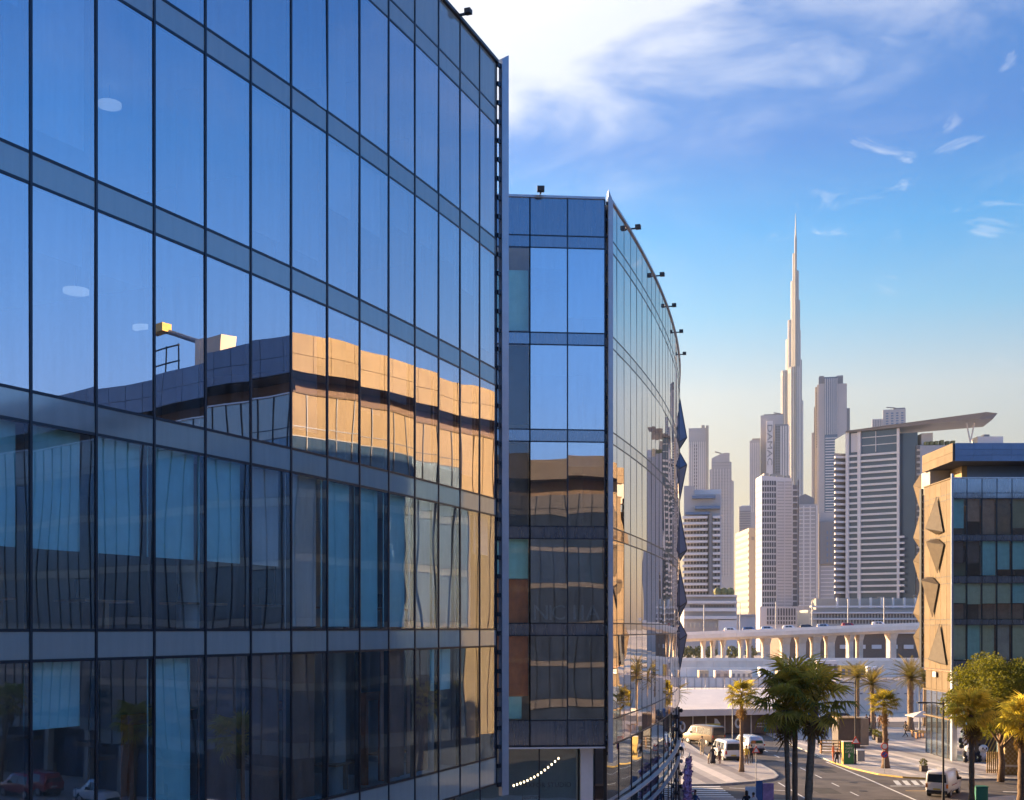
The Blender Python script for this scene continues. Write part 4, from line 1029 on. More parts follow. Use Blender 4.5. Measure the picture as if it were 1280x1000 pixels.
vlines(t, 938, 949, 553, 640, 1500, 5, 'tower_white', 0.5); windows(t, 970, 976, 533, 590, 1495, 2, 3.3); vlines(t, 977, 986, 533, 640, 1495, 3, 'tower_white', 0.8)
bx(960, 968, 526, 1490, 6, ybot=604).build('sign_strip', 'tower_white', t)
p = W(964, 556, 1489.5)
link('sign_lettering', text_mesh("DAMAC", 8.5, 0.1, 'tower_dark', 'sign_lettering'), t, mtx=Matrix.Translation(p) @ Matrix.Rotation(R(90), 4, 'X') @ Matrix.Rotation(R(-90), 4, 'Z') @ Matrix.Diagonal((1.7, 1.0, 1, 1)))
bx(939, 949, 547.5, 1508, 10).build('roof_plant', 'tower_cream', t); MB().tube([W(963, 516.3, 1520), W(972, 518, 1520)], 0.8, 5).build('roof_crane', 'tower_dark', t); bx(950, 974, 517.8, 1525, 10).build('roof_plant', 'tower_dark', t)
t = wthing('twin_strip_tower', 'tall tower with a blue glass strip between two pinkish flanks, right of the spire', 'skyscraper', base_of(1040, 1200))
bx(1021, 1057, 480, 1203, 10).build('wall', 'tower_grey', t); bx(1022, 1051, 471, 1206, 8).build('crown', 'tower_dark', t); bx(1031, 1046.5, 471.5, 1200, 6).build('glass_strip', 'tower_glass', t)
bx(1024, 1031, 479, 1200.5, 4).build('flank', 'tower_grey', t); bx(1046.5, 1057.5, 480, 1200.5, 4).build('flank', 'tower_grey', t)
bx(1054.0, 1060.0, 511, 1205, 8).build('side_wing', 'tower_dark', t); bx(1017, 1021.5, 483, 1208, 8).build('side_wing', 'tower_cream', t); bx(1014.5, 1020, 508, 1212, 7).build('side_wing', 'tower_dark', t); bx(1011, 1016, 540, 1214, 6).build('side_wing', 'tower_grey', t)
vlines(t, 1032, 1046, 473, 543, 1199.8, 6, 'tower_white', 0.35); hlines(t, 1032, 1046, 547, 700, 1199.8, 3.4, 'tower_white', 0.9)
windows(t, 1018, 1021, 490, 560, 1208, 1, 3.2); bx(1022, 1028, 469.5, 1208, 8).build('roof_plant', 'tower_dark', t); bx(1043, 1051, 469.8, 1208, 8).build('roof_plant', 'tower_grey', t)
t = wthing('lattice_tower', 'low pale twin tower with faint balcony rows, between the grid tower and the wing-roofed hotel', 'apartment tower', base_of(1018, 900))
bx(996, 1022, 630, 900, 8).build('wall', 'tower_grey', t); bx(1022, 1046, 641, 904, 8).build('wall', 'tower_grey', t); bx(1024, 1043, 652, 901, 3, ybot=705).build('dark_panel', 'tower_dark', t)
profile([(996, 632), (996, 621), (1005, 617), (1016, 623), (1016, 632)], 905, 14).build('crown', 'tower_dark', t)
hlines(t, 998, 1019, 634, 760, 900, 4.9, 'tower_white', 0.7, out=0.9); vlines(t, 997, 1021, 632, 760, 900, 3, 'tower_white', 0.5); windows(t, 1031, 1040, 664, 706, 901, 2, 7.0, 'panel_blue', fx=0.35, fy=0.55); hlines(t, 1024, 1043, 708, 760, 904, 4.9, 'tower_white', 0.7)
t = wthing('far_block', 'far grey block with a rooftop crane seen over the wing-shaped roof', 'tower', base_of(1110, 1500))
bx(1104, 1131, 512, 1500, 9).build('wall', 'tower_grey', t); bx(1092, 1105, 523, 1496, 8).build('wall', 'tower_white', t); windows(t, 1106, 1130, 516, 540, 1500, 4, 3.2, 'panel_blue', fx=0.5); vlines(t, 1094, 1104, 524, 540, 1496, 5, 'tower_dark', 0.4)
bx(1115, 1129, 510.5, 1505, 8).build('roof_plant', 'tower_dark', t); MB().tube([W(1107, 509.2, 1504), W(1118, 510.5, 1504)], 0.7, 5).build('roof_crane', 'tower_dark', t)

# each tower is turned to face the viewpoint, hiding its bright sunlit side
for o in list(col.objects):
    if o.type == 'EMPTY' and o.name.split('.')[0] in ('slab_tower', 'curved_crown_tower', 'balcony_tower', 'small_tower', 'sign_tower', 'twin_strip_tower', 'lattice_tower', 'far_block'):
        o.rotation_euler = (0, 0, -math.atan2(o.location.x, o.location.y) * 0.92)
# the hotel with the wing-shaped roof
h = wthing('wing_roof_hotel', 'dark glass hotel striped with white balconies under a long cantilevered wing roof', 'hotel', base_of(1100, 600))
def HP(px, Y): return Vector(((px - CX) / F * Y, Y))
a, b = HP(1058, 615), HP(1125, 600); uh = (b - a).normalized(); nh = Vector((uh.y, -uh.x))
zr = W(0, 540, 615).z
bk = Vector((0, 22))
MB().prism([a, b, b + bk, a + bk], 0, zr - 0.5).build('wall', 'tower_glass', h)
def on(t0, t1, d0, d1): return [a.lerp(b, t0) + nh * d0, a.lerp(b, t1) + nh * d0, a.lerp(b, t1) + nh * d1, a.lerp(b, t0) + nh * d1]
T = lambda px: (px - 1058) / 67.0
for t0, t1 in ((0.0, T(1062)), (T(1073), T(1077)), (T(1122), T(1125))):
    MB().prism(on(t0, t1, 0.02, 1.5), 0, zr - 0.6).build('vertical_fin', 'tower_white', h)
MB().prism(on(T(1064), T(1072), 0.05, 0.3), W(0, 565, 612).z, zr - 1).build('plain_panel', 'tower_white', h)
for k in range(24):
    z = W(0, 568, 610).z - k * 3.02
    if z < 14: break
    MB().prism(on(T(1062), T(1073), 0.03, 1.1), z - 1.0, z).build('balcony', 'balcony', h)
    MB().prism(on(T(1077), T(1122) if k < 14 else T(1131), 0.03, 1.3 if k < 14 else 1.6), z - 1.0, z).build('balcony', 'balcony', h)
vl = MB()
for px in (1095,): vl.prism(on(T(px), T(px + 0.8), 0.02, 0.5), W(0, 565, 608).z, zr - 1)
for z in (zr - 4, zr - 8): vl.prism(on(T(1078), T(1121), 0.02, 0.3), z, z + 0.4)
vl.build('facade_rib', 'tower_white', h, kind='stuff')
c0, c1 = HP(1044, 614), HP(1058, 616)
MB().prism([c0 + Vector((0, 2)), c1 + Vector((0, 2)), c1 + bk, c0 + Vector((6.3, 22))], 0, W(0, 566, 615).z).build('side_wing', 'tower_dark', h)
for k in range(24):
    z = W(0, 569, 612).z - k * 3.02
    if z < 12: break
    MB().prism([c0 + Vector((0, 0)), c1 + Vector((-0.1, -0.6)), c1 + Vector((-0.1, 1.9)), c0 + Vector((0, 1.9))], z - 1.1, z).build('balcony', 'balcony', h)
d0, d1 = HP(1125, 604), HP(1147, 600)
MB().prism([d0, d1, d1 + bk, d0 + bk], 0, W(0, 541, 602).z).build('dark_glass_wall', 'tower_glass', h)
e0, e1 = HP(1147, 597), HP(1175, 594)
MB().prism([e0 + Vector((0, 1.6)), e1 + Vector((0, 1.6)), e1 + bk, e0 + bk], 0, W(0, 556, 597).z).build('side_wing', 'tower_dark', h)
for k in range(22):
    z = W(0, 561, 596).z - k * 3.02
    if z < 12: break
    MB().prism([e0, e1, e1 + Vector((0, 1.5)), e0 + Vector((0, 1.5))], z - 1.0, z).build('balcony', 'balcony', h)
MB().prism([HP(1152, 600), HP(1166, 598), HP(1166, 598) + bk, HP(1152, 600) + bk], W(0, 560, 598).z, W(0, 541, 598).z).build('roof_lobby', 'tower_white', h)
# wing roof: a tapering plate that reaches far past the building
w0, w1, w2 = HP(1057.5, 612), HP(1233, 572), HP(1247, 577)
zw = W(0, 538.5, 612).z
wm = MB(); tp = [w0, w1, w2, HP(1230, 600), HP(1058, 632)]; bt = [w0 + Vector((0, 1)), w1 + Vector((-2, 3)), w2 + Vector((-2, 1)), HP(1229, 600), HP(1058, 632)]
nn = len(tp)
wm.add([(p.x, p.y, zw + 2.6 * (p.x - w0.x) / 60.0) for p in tp] + [(p.x, p.y, zw - 0.7 - 0.6 * min(1, (p.x - w0.x) / 40.0) + 1.2 * (p.x - w0.x) / 60.0) for p in bt],
       [tuple(range(nn)), tuple(i + nn for i in range(nn))[::-1]] + [(i + nn, (i + 1) % nn + nn, (i + 1) % nn, i) for i in range(nn)])
wm.build('wing_roof', 'tower_dark', h)
for px in (1208, 1218):
    MB().tube([(*HP(px, 585), zw - 0.5), (*HP(1213, 587), W(0, 553, 587).z)], 0.35, 6).build('roof_strut', 'tower_white', h)
MB().prism([HP(1150, 592), HP(1260, 588), HP(1260, 606), HP(1150, 610)], 0, W(0, 556, 590).z).build('terrace_block', 'tower_grey', h)
bx(1222, 1254, 545.5, 592, 8, ybot=556).build('roof_plant', 'tower_white', h); bx(1230, 1237, 543, 594, 4, ybot=546).build('roof_plant', 'tower_dark', h)
for px in (1157, 1163, 1169, 1176, 1183, 1190): bx(px, px + 4, 551.5 + rnd.uniform(-1.5, 1), 593, 3, ybot=556).build('roof_planter', 'far_green', h)
# podium of the hotel and the white terraces on the left
t = wthing('hotel_podium', 'long low white podium building in front of the hotel, ribbed with bands', 'building', base_of(1090, 540))
bx(1016, 1175, 762, 545, 30).build('wall', 'tower_grey', t)
for y, hh in ((757, 2.2), (765, 1.8), (773, 1.5)): bx(1014, 1176, y, 542, 3, ybot=y + hh).build('band', 'tower_white', t)
windows(t, 1020, 1175, 767.5, 780, 545, 40, 7.5, fx=0.4, fy=0.6); bx(1020, 1175, 748, 560, 10, ybot=763).build('colonnade_wall', 'tower_cream', t)
for k in range(9): bx(1046 + 14 * k, 1048 + 14 * k, 747, 556, 1.5, ybot=760).build('column', 'tower_white', t)
t = wthing('terraced_white_building', 'low white building of stacked terraces at the foot of the balconied tower', 'building', base_of(890, 560))
bx(855, 921, 745, 566, 26).build('wall', 'tower_grey', t)
for y, hh in ((743.5, 2.2), (751, 3.5), (760, 4.2), (770, 3.8)): bx(855, 921.5, y, 563, 4, ybot=y + hh).build('band', 'tower_white', t)
windows(t, 858, 897, 779, 786, 562, 8, 8, 'tower_cream', fx=0.75, fy=0.7); windows(t, 862, 918, 756, 760, 566, 30, 8, fx=0.5, fy=0.4); bx(898, 921, 775, 564, 10).build('annex', 'tower_white', t)
for px in (897, 905, 913): MB().ball((W(px, 0, 575).x, 575, W(0, 740, 575).z), 2.0, 2.0, 2.2, 8, 6).build('terrace_tree', 'far_green', t)
t = wthing('grey_hoarding_block', 'plain pale block below the golden banded tower', 'building', base_of(934, 600)); bx(922, 945, 769, 600, 20).build('wall', 'tower_white', t); bx(922, 945, 768, 599, 2, ybot=770.5).build('band', 'tower_grey', t)

# ------------------------------------------------------------------ viaduct and the ground between
Yv = 370
vd = wthing('road_viaduct', 'long pale concrete road viaduct on flared columns', 'bridge', base_of(1000, Yv))
def deck(px): return 8.3 + (px - 863) * (2.9 / 287)     # underside height
segs = [(820 + 20 * i, 820 + 20 * (i + 1)) for i in range(22)]
for a_, b_ in segs:
    xa, xb = W(a_, 0, Yv).x, W(b_, 0, Yv).x; za, zb_ = deck(a_), deck(b_)
    prof = [(-1.0, 2.1), (-1.0, 0.9), (1.2, 0.0), (9.0, 0.0), (11.0, 0.9), (11.0, 2.1)]
    vs = [(xa + 0.02, Yv + y, za + z) for y, z in prof] + [(xb - 0.02, Yv + y, zb_ + z) for y, z in prof]; n = 6
    MB().add(vs, [tuple(range(n)), tuple(i + n for i in range(n))[::-1]] + [(i + n, (i + 1) % n + n, (i + 1) % n, i) for i in range(n)]).build('deck_segment', 'concrete_pale', vd)
    MB().add([(xa, Yv - 1.05, za + 2.1), (xb, Yv - 1.05, zb_ + 2.1), (xb, Yv - 0.75, zb_ + 2.1), (xa, Yv - 0.75, za + 2.1), (xa, Yv - 1.05, za + 3.0), (xb, Yv - 1.05, zb_ + 3.0), (xb, Yv - 0.75, zb_ + 3.0), (xa, Yv - 0.75, za + 3.0)],
             [(0, 3, 2, 1), (4, 5, 6, 7), (0, 1, 5, 4), (1, 2, 6, 5), (2, 3, 7, 6), (3, 0, 4, 7)]).build('parapet', 'white_render', vd)
for px, w in ((879, 3), (891, 3), (904, 3), (926, 3), (936, 3), (957, 8), (981, 9), (1001, 9), (1019, 9), (1037, 9), (1062, 5), (1074, 5), (1114, 8)):
    x = W(px, 0, Yv + 5).x; hw = w / 2 / F * Yv; zt = deck(px) + 0.02
    vs = [(x - hw, Yv + 3, 0), (x + hw, Yv + 3, 0), (x + hw, Yv + 7, 0), (x - hw, Yv + 7, 0), (x - hw, Yv + 3, zt - 2), (x + hw, Yv + 3, zt - 2), (x + hw, Yv + 7, zt - 2), (x - hw, Yv + 7, zt - 2), (x - hw * 1.22, Yv + 1.6, zt), (x + hw * 1.22, Yv + 1.6, zt), (x + hw * 1.22, Yv + 8.5, zt), (x - hw * 1.22, Yv + 8.5, zt)]
    MB().add(vs, [(0, 3, 2, 1), (8, 9, 10, 11)] + [(i, (i + 1) % 4, (i + 1) % 4 + 4, i + 4) for i in range(4)] + [(i + 4, (i + 1) % 4 + 4, (i + 1) % 4 + 8, i + 8) for i in range(4)]).build('column', 'concrete_pier', vd)
for px, wh in ((880, 'over the terraced white building'), (925, 'below the golden banded tower'), (970, 'below the grid tower'), (1015, 'at the start of the ribbed hotel podium'), (1060, 'below the balcony edge of the wing-roofed hotel'), (1105, 'below the middle of the wing-roofed hotel'), (1150, 'close to the golden end wall')):
    x = W(px, 0, Yv + 9).x; l_ = wthing('street_lamp', 'slim grey street lamp on the road viaduct, ' + wh, 'street lamp', (x, Yv + 9, deck(px) + 2.1), 'lamps on the viaduct')
    MB().tube([(x, Yv + 9, deck(px) + 2.1), (x, Yv + 9, deck(px) + 11.5)], 0.14, 6).build('pole', 'pole_grey', l_); MB().cbox((x - 1.0, Yv + 9, deck(px) + 11.5), 1.1, 0.12, 0.08).build('lamp_head', 'pole_grey', l_)
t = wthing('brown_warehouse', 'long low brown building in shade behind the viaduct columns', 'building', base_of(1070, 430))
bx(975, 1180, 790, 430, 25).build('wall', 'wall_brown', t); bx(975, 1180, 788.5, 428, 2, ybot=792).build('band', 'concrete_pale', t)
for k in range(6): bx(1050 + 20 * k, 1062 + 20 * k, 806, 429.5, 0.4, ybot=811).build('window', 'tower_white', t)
# scrub and small trees behind and under the viaduct
def clump(name, label, c, rx, ry, rz, n, size, mat, kind=None, cat=None, group=None, seed=0):
    r_ = random.Random(seed); m = MB()
    for i in range(n):
        d = Vector((r_.gauss(0, 1), r_.gauss(0, 1), r_.gauss(0, 1))).normalized() * (0.55 + 0.5 * r_.random())
        p = Vector((c[0] + d.x * rx, c[1] + d.y * ry, max(0.1, c[2] + d.z * rz)))
        u = Vector((r_.gauss(0, 1), r_.gauss(0, 1), r_.gauss(0, 1))).normalized(); v = u.orthogonal().normalized(); w = u.cross(v); s_ = size * r_.uniform(0.6, 1.3)
        m.add([p - v * s_, p + w * s_ * 0.6, p + v * s_, p - w * s_ * 0.6], [(0, 1, 2, 3)])
    return m
for k, (px, py, wpx) in enumerate(((869, 818, 10), (884, 821, 7), (898, 822, 8), (915, 821, 9), (944, 821, 8), (970, 822, 8))):
    p = G(px, 834); p.z = 0; r_ = wpx / F * p.y
    s_ = wthing('roadside_tree', 'dusty %s tree under the viaduct' % ['yellow-green', 'small round', 'low spreading', 'bushy grey-green', 'stunted', 'thin straggly'][k], 'tree', (p.x, p.y + 40, 0), 'trees under the viaduct')
    clump('crown', '', (p.x, p.y + 40, 3.8), r_, r_, 2.4, 260, 0.5, 'far_green', seed=k).build('crown', 'far_green', s_, kind='stuff'); MB().tube([(p.x, p.y + 40, 0), (p.x, p.y + 40, 3.5)], 0.18, 6).build('trunk', 'bark', s_)
structure(MB().add([(-60, 330, 0.03), (160, 330, 0.03), (160, 352, 0.03), (-60, 352, 0.03)], [(0, 1, 2, 3)]), 'far_road', 'concrete_pale')
structure(MB().add([(-60, 196, 0.03), (140, 196, 0.03), (140, 238, 0.03), (-60, 238, 0.03)], [(0, 1, 2, 3)]), 'far_road', 'concrete_pale')
lr = wthing('lower_road_deck', 'pale lower road embankment with a white barrier in front of the viaduct columns', 'bridge', base_of(1000, 335))
for i in range(19):
    xa = W(830, 0, 335).x + i * 4.6
    MB().box(xa, 335, 0, xa + 4.56, 347, 3.3).build('wall_panel', 'concrete_pale', lr); MB().box(xa, 334.8, 3.31, xa + 4.56, 335.1, 4.15).build('barrier', 'white_render', lr)
# white road barrier and low containers in the middle distance
w = wthing('white_boundary_wall', 'long low white wall running across the open ground below the viaduct', 'wall', base_of(990, 300))
for i in range(16):
    xa, xb = W(836 + 22 * i, 0, 300).x, W(836 + 22 * (i + 1), 0, 300).x; MB().box(xa + 0.03, 300, 0, xb - 0.03, 300.5, 2.6).build('wall_panel', 'white_render', w)
for k, (px0, px1, y0, y1, Y, m_, lb) in enumerate(((874, 886, 838, 847, 262, 'stone_pierced', 'tan site cabin'), (894, 912, 838, 847, 266, 'tower_grey', 'grey slatted site cabin'), (914, 940, 838, 847, 262, 'canvas', 'long pale green site cabin'), (950, 962, 834, 847, 258, 'white', 'white site cabin beside the lamp post'),
        (972, 982, 838, 847, 262, 'stone_pierced', 'brick-red site cabin'), (1021, 1048, 826, 842, 255, 'tower_white', 'large white storage block'), (1051, 1066, 832, 838, 252, 'yellow_box', 'yellow open trailer'), (1068, 1082, 832, 838, 254, 'yellow_box', 'yellow box trailer further right'), (1084, 1098, 833, 840, 258, 'white', 'white lorry box'))):
    xa, xb = W(px0, 0, Y).x, W(px1, 0, Y).x; z0, z1 = max(0.0, W(0, y1, Y).z), W(0, y0, Y).z
    o = MB().box(xa, Y, 0.0, xb, Y + 2.6, z1).build('site_cabin', m_, None, bevel=0.05); tag(o, lb + ' on the open ground', 'cabin')
    d = MB(); nn_ = max(2, int((xb - xa) / 1.1))
    for i in range(nn_): d.box(xa + (xb - xa) * (i + 0.2) / nn_, Y - 0.06, z1 - 2.0, xa + (xb - xa) * (i + 0.7) / nn_, Y - 0.01, z1 - 0.7)
    d.build('window', 'tower_dark', o, kind='stuff')
# raised ramp wall with its fence
rw = wthing('ramp_wall', 'tall plain concrete ramp wall behind the market, topped by a fence', 'wall', base_of(990, 178))
def rtop(x): return 3.2 + max(0.0, min(1.0, (x - 36) / 10)) * 1.6
for i in range(22):
    xa = 18 + i * 3.0; z = rtop(xa)
    MB().box(xa, 178, 0, xa + 2.97, 178.6, z).build('wall_panel', 'concrete_pale', rw)
MB().prism([(18, 178.6), (84, 178.6), (84, 196), (18, 196)], 0, 3.0).build('ramp_fill', 'concrete_pale', rw)
fp = MB()
for i in range(60):
    x = 18.4 + i * 1.1; fp.box(x, 186.0, 3.0, x + 0.06, 186.06, 4.95)
fp.build('fence_post', 'pole_grey', rw, kind='stuff')
for z in (4.85, 3.25): MB().box(18, 185.98, z, 84, 186.1, z + 0.1).build('fence_rail', 'pole_grey', rw)
for i in range(22): MB().box(18 + i * 3.0, 186.12, 3.35, 20.9 + i * 3.0, 186.16, 4.8).build('fence_panel', 'white_render', rw)
sd = MB()
for i in range(60): sd.box(18.6 + i * 1.1, 177.9, 2.7, 18.95 + i * 1.1, 177.99, 2.85)
sd.build('drain_slot', 'tower_dark', rw, kind='stuff')
# ------------------------------------------------------------------ vehicles
def vehicle(name, label, cat, loc, rz, st, paint, wheel_y, wheel_r, win, rear_win, group=None, plate='plate_white', tail=(0.8, 1.2), mirrors=True, tail_mat='lamp_red', stripe=None):
    """st: stations (y, z_sill, z_belt, z_roof, w_sill, w_belt, w_roof) from the rear bumper forward; local +Y is forward"""
    t = thing(name, label, cat, loc, rz, group)
    m = MB(); n = 12; ring = []
    for (y, zs, zb, zr, ws, wb, wr) in st:
        half = [(ws * 0.86, zs), (ws, zs + 0.10), (max(ws, wb) * 1.01, (zs + zb) / 2), (wb, zb), (wr + (wb - wr) * 0.12, zr - (zr - zb) * 0.14), (wr * 0.86, zr)]
        ring.append([(x, y, z) for x, z in half] + [(-x, y, z) for x, z in half[::-1]])
    vs = [p for r in ring for p in r]; fs = []
    for i in range(len(ring) - 1):
        for j in range(n): fs.append((i * n + j, i * n + (j + 1) % n, (i + 1) * n + (j + 1) % n, (i + 1) * n + j))
    fs.append(tuple(range(n))[::-1]); k = (len(ring) - 1) * n; fs.append(tuple(k + j for j in range(n)))
    m.add(vs, [f[::-1] for f in fs])
    body = m.build('body', paint, t, bevel=0.05)
    for p in body.data.polygons: p.use_smooth = True
    def at(y, tt, s, out=0.012):
        for a, b in zip(st[:-1], st[1:]):
            if a[0] <= y <= b[0]: break
        f = (y - a[0]) / (b[0] - a[0]); v = [a[i] + (b[i] - a[i]) * f for i in range(7)]
        zb, zr, wb, wr = v[2], v[3], v[5], v[6]
        x1, z1 = wb, zb; x2, z2 = wr + (wb - wr) * 0.12, zr - (zr - zb) * 0.14
        return Vector((s * (x1 + (x2 - x1) * tt + out), y, z1 + (z2 - z1) * tt))
    for s in (1, -1):
        for (ya, yb, ta, tb, sl) in win:      # side windows, sl slants the front edge
            q = [at(ya, ta, s), at(yb, ta, s), at(yb - sl, tb, s), at(ya + 0.05, tb, s)]
            MB().slab(q if s < 0 else q[::-1], 0.012).build('window', 'car_glass', t)
        for wy in wheel_y:
            w = MB(); x0 = s * (st[1][4] + 0.015); x1_ = s * (st[1][4] - 0.21)
            w.tube([(x1_, wy, wheel_r), (x1_ + s * 0.03, wy, wheel_r), (x0 - s * 0.03, wy, wheel_r), (x0, wy, wheel_r)], [wheel_r * 0.9, wheel_r, wheel_r, wheel_r * 0.9], 18)
            wo = w.build('wheel', 'tyre', t)
            MB().tube([(x0 - s * 0.02, wy, wheel_r), (x0 + s * 0.012, wy, wheel_r)], [wheel_r * 0.64, wheel_r * 0.58], 12).build('rim', 'rim', wo)
            MB().tube([(x0 - s * 0.16, wy, wheel_r + 0.02), (x0 - s * 0.004, wy, wheel_r + 0.02)], wheel_r * 1.16, 18).build('wheel_arch', 'plastic_black', t)
        yR = st[0]; x = yR[5]
        MB().cbox((s * (x - 0.07), st[0][0] - 0.005, (tail[0] + tail[1]) / 2), 0.075, 0.025, (tail[1] - tail[0]) / 2).build('tail_light', tail_mat, t)
        yF = st[-1]
        MB().cbox((s * (yF[5] - 0.20), yF[0] + 0.0, yF[1] + (yF[2] - yF[1]) * 0.7), 0.17, 0.025, 0.08).build('headlight', 'lamp_clear', t)
        for (ya, yb, ta, tb, sl) in win[:2]:
            p = at((ya + yb) / 2, 0, s, 0.02); MB().box(p.x - 0.012, p.y - 0.09, p.z - 0.14, p.x + 0.012, p.y + 0.09, p.z - 0.105).build('door_handle', paint, t)
        if mirrors:
            p = at(win[-1][1] - 0.15, 0.1, s, 0.10); MB().box(p.x - 0.09, p.y - 0.05, p.z - 0.02, p.x + 0.09, p.y + 0.05, p.z + 0.17).build('mirror', 'plastic_black', t, bevel=0.02)
        if stripe:
            a = at(stripe[0], 0, s, 0.016); b = at(stripe[1], 0, s, 0.016); q = [a - Vector((0, 0, 0.22)), b - Vector((0, 0, 0.22)), b - Vector((0, 0, 0.16)), a - Vector((0, 0, 0.16))]
            MB().slab(q if s < 0 else q[::-1], 0.006).build('stripe', 'lamp_red', t)
    y0, a = st[0][0], st[0]
    if rear_win:
        w0, w1, za, zb = rear_win
        yt = y0 + (st[1][0] - y0) * 0.0
        MB().slab([(w0, y0 - 0.012, za), (-w0, y0 - 0.012, za), (-w1, y0 - 0.012, zb), (w1, y0 - 0.012, zb)], 0.012).build('rear_window', 'car_glass', t, bevel=0.0)
    MB().box(-0.26, y0 - 0.03, tail[0] - 0.16, 0.26, y0 - 0.012, tail[0] - 0.04).build('number_plate', plate, t)
    MB().box(-a[4] * 0.98, y0 - 0.07, a[1] - 0.03, a[4] * 0.98, y0 + 0.05, a[1] + 0.17).build('bumper', 'plastic_black', t, bevel=0.03)
    f = st[-1]; MB().box(-f[4] * 0.98, f[0] - 0.05, f[1] - 0.03, f[4] * 0.98, f[0] + 0.07, f[1] + 0.17).build('bumper', 'plastic_black', t, bevel=0.03)
    # windscreen between the last roof station and the bonnet
    best = max(range(len(st) - 1), key=lambda i: (st[i][3] - st[i + 1][3]) / max(0.05, st[i + 1][0] - st[i][0]) if st[i + 1][0] > st[0][0] + 1.5 else -1)
    s0, s1 = st[best], st[best + 1]
    d = 0.02
    MB().slab([(-s1[6] * 0.84, s1[0] + d - 0.02, s1[3] + 0.02), (s1[6] * 0.84, s1[0] + d - 0.02, s1[3] + 0.02), (s0[6] * 0.84, s0[0] + d, s0[3] - 0.03), (-s0[6] * 0.84, s0[0] + d, s0[3] - 0.03)], 0.015).build('windscreen', 'car_glass', t)
    MB().box(-a[4] * 0.8, wheel_y[0] - 0.4, 0.2, a[4] * 0.8, wheel_y[1] + 0.4, a[1] + 0.05).build('underbody', 'plastic_black', t)
    return t
VAN = [(0.0, .36, 1.05, 1.84, .76, .80, .70), (0.14, .30, 1.06, 1.95, .82, .84, .73), (2.6, .30, 1.06, 1.96, .83, .85, .74), (3.15, .30, 1.04, 1.90, .83, .85, .72), (3.95, .30, 1.02, 1.16, .82, .83, .70), (4.25, .34, .86, .96, .74, .74, .62)]
SUV = [(0.0, .42, 1.02, 1.40, .84, .86, .66), (0.35, .36, 1.06, 1.74, .92, .93, .70), (2.6, .36, 1.06, 1.80, .93, .95, .74), (3.0, .36, 1.05, 1.74, .93, .95, .72), (3.75, .36, 1.04, 1.10, .92, .93, .72), (4.75, .38, .92, .98, .84, .84, .62)]
vehicle('parked_van', 'white panel van turning into the side street, seen from behind at the corner', 'van', (31.3, 88.4, Z1), R(-33), VAN, 'paint_white', (0.75, 3.35), 0.31, [(2.55, 3.35, 0.06, 0.92, 0.25)], (0.68, 0.62, 1.12, 1.72), plate='plate', tail=(0.72, 1.02), stripe=(0.9, 2.6), tail_mat='lamp_orange')
vehicle('parked_van', 'white minibus parked at the plaza edge behind the single fan palm', 'van', (20.65, 111.8, Z1), R(9), VAN, 'paint_white', (0.75, 3.35), 0.31, [(0.35, 1.25, 0.05, 0.92, 0.0), (1.32, 2.4, 0.05, 0.92, 0.0), (2.5, 3.35, 0.06, 0.92, 0.25)], (0.68, 0.62, 1.12, 1.72), plate='plate', tail=(0.72, 1.05))
vehicle('parked_car', 'silver white SUV standing on the street beyond the minibus', 'car', (24.2, 118.6, Z1), R(12), SUV, 'paint_silver', (0.95, 3.75), 0.37, [(0.75, 1.75, 0.05, 0.88, 0.0), (1.82, 2.9, 0.05, 0.88, 0.3)], (0.66, 0.58, 1.08, 1.38), tail=(0.85, 1.02))
BOX = [(0.0, .40, 1.12, 2.0, .84, .87, .76), (0.15, .36, 1.14, 2.08, .92, .93, .80), (3.2, .36, 1.14, 2.10, .93, .95, .80), (3.8, .36, 1.12, 1.98, .93, .95, .76), (4.5, .36, 1.10, 1.20, .92, .93, .72), (5.1, .40, .98, 1.04, .82, .82, .62)]
vehicle('parked_car', 'bronze people carrier with sunlit flank and dark rear window, behind the minibus', 'car', (21.9, 127.0, Z1), R(30), BOX, 'paint_bronze', (1.0, 4.1), 0.37, [(0.35, 1.4, 0.05, 0.9, 0.0), (1.48, 2.6, 0.05, 0.9, 0.0), (2.68, 3.75, 0.05, 0.9, 0.3)], (0.76, 0.70, 1.15, 1.92), tail=(0.9, 1.15))
vehicle('parked_car', 'dark SUV parked beyond the brown cabin by the date palms', 'car', (43.0, 152.0, Z1), R(70), SUV, 'paint_black', (0.95, 3.75), 0.37, [(0.75, 1.75, 0.05, 0.88, 0.0), (1.82, 2.9, 0.05, 0.88, 0.3)], (0.66, 0.58, 1.08, 1.38), tail=(0.85, 1.02))
vehicle('parked_car', 'dark blue SUV parked behind the palm crown, left of the black one', 'car', (40.0, 156.0, Z1), R(65), SUV, 'paint_blue', (0.95, 3.75), 0.37, [(0.75, 1.75, 0.05, 0.88, 0.0), (1.82, 2.9, 0.05, 0.88, 0.3)], (0.66, 0.58, 1.08, 1.38), tail=(0.85, 1.02))
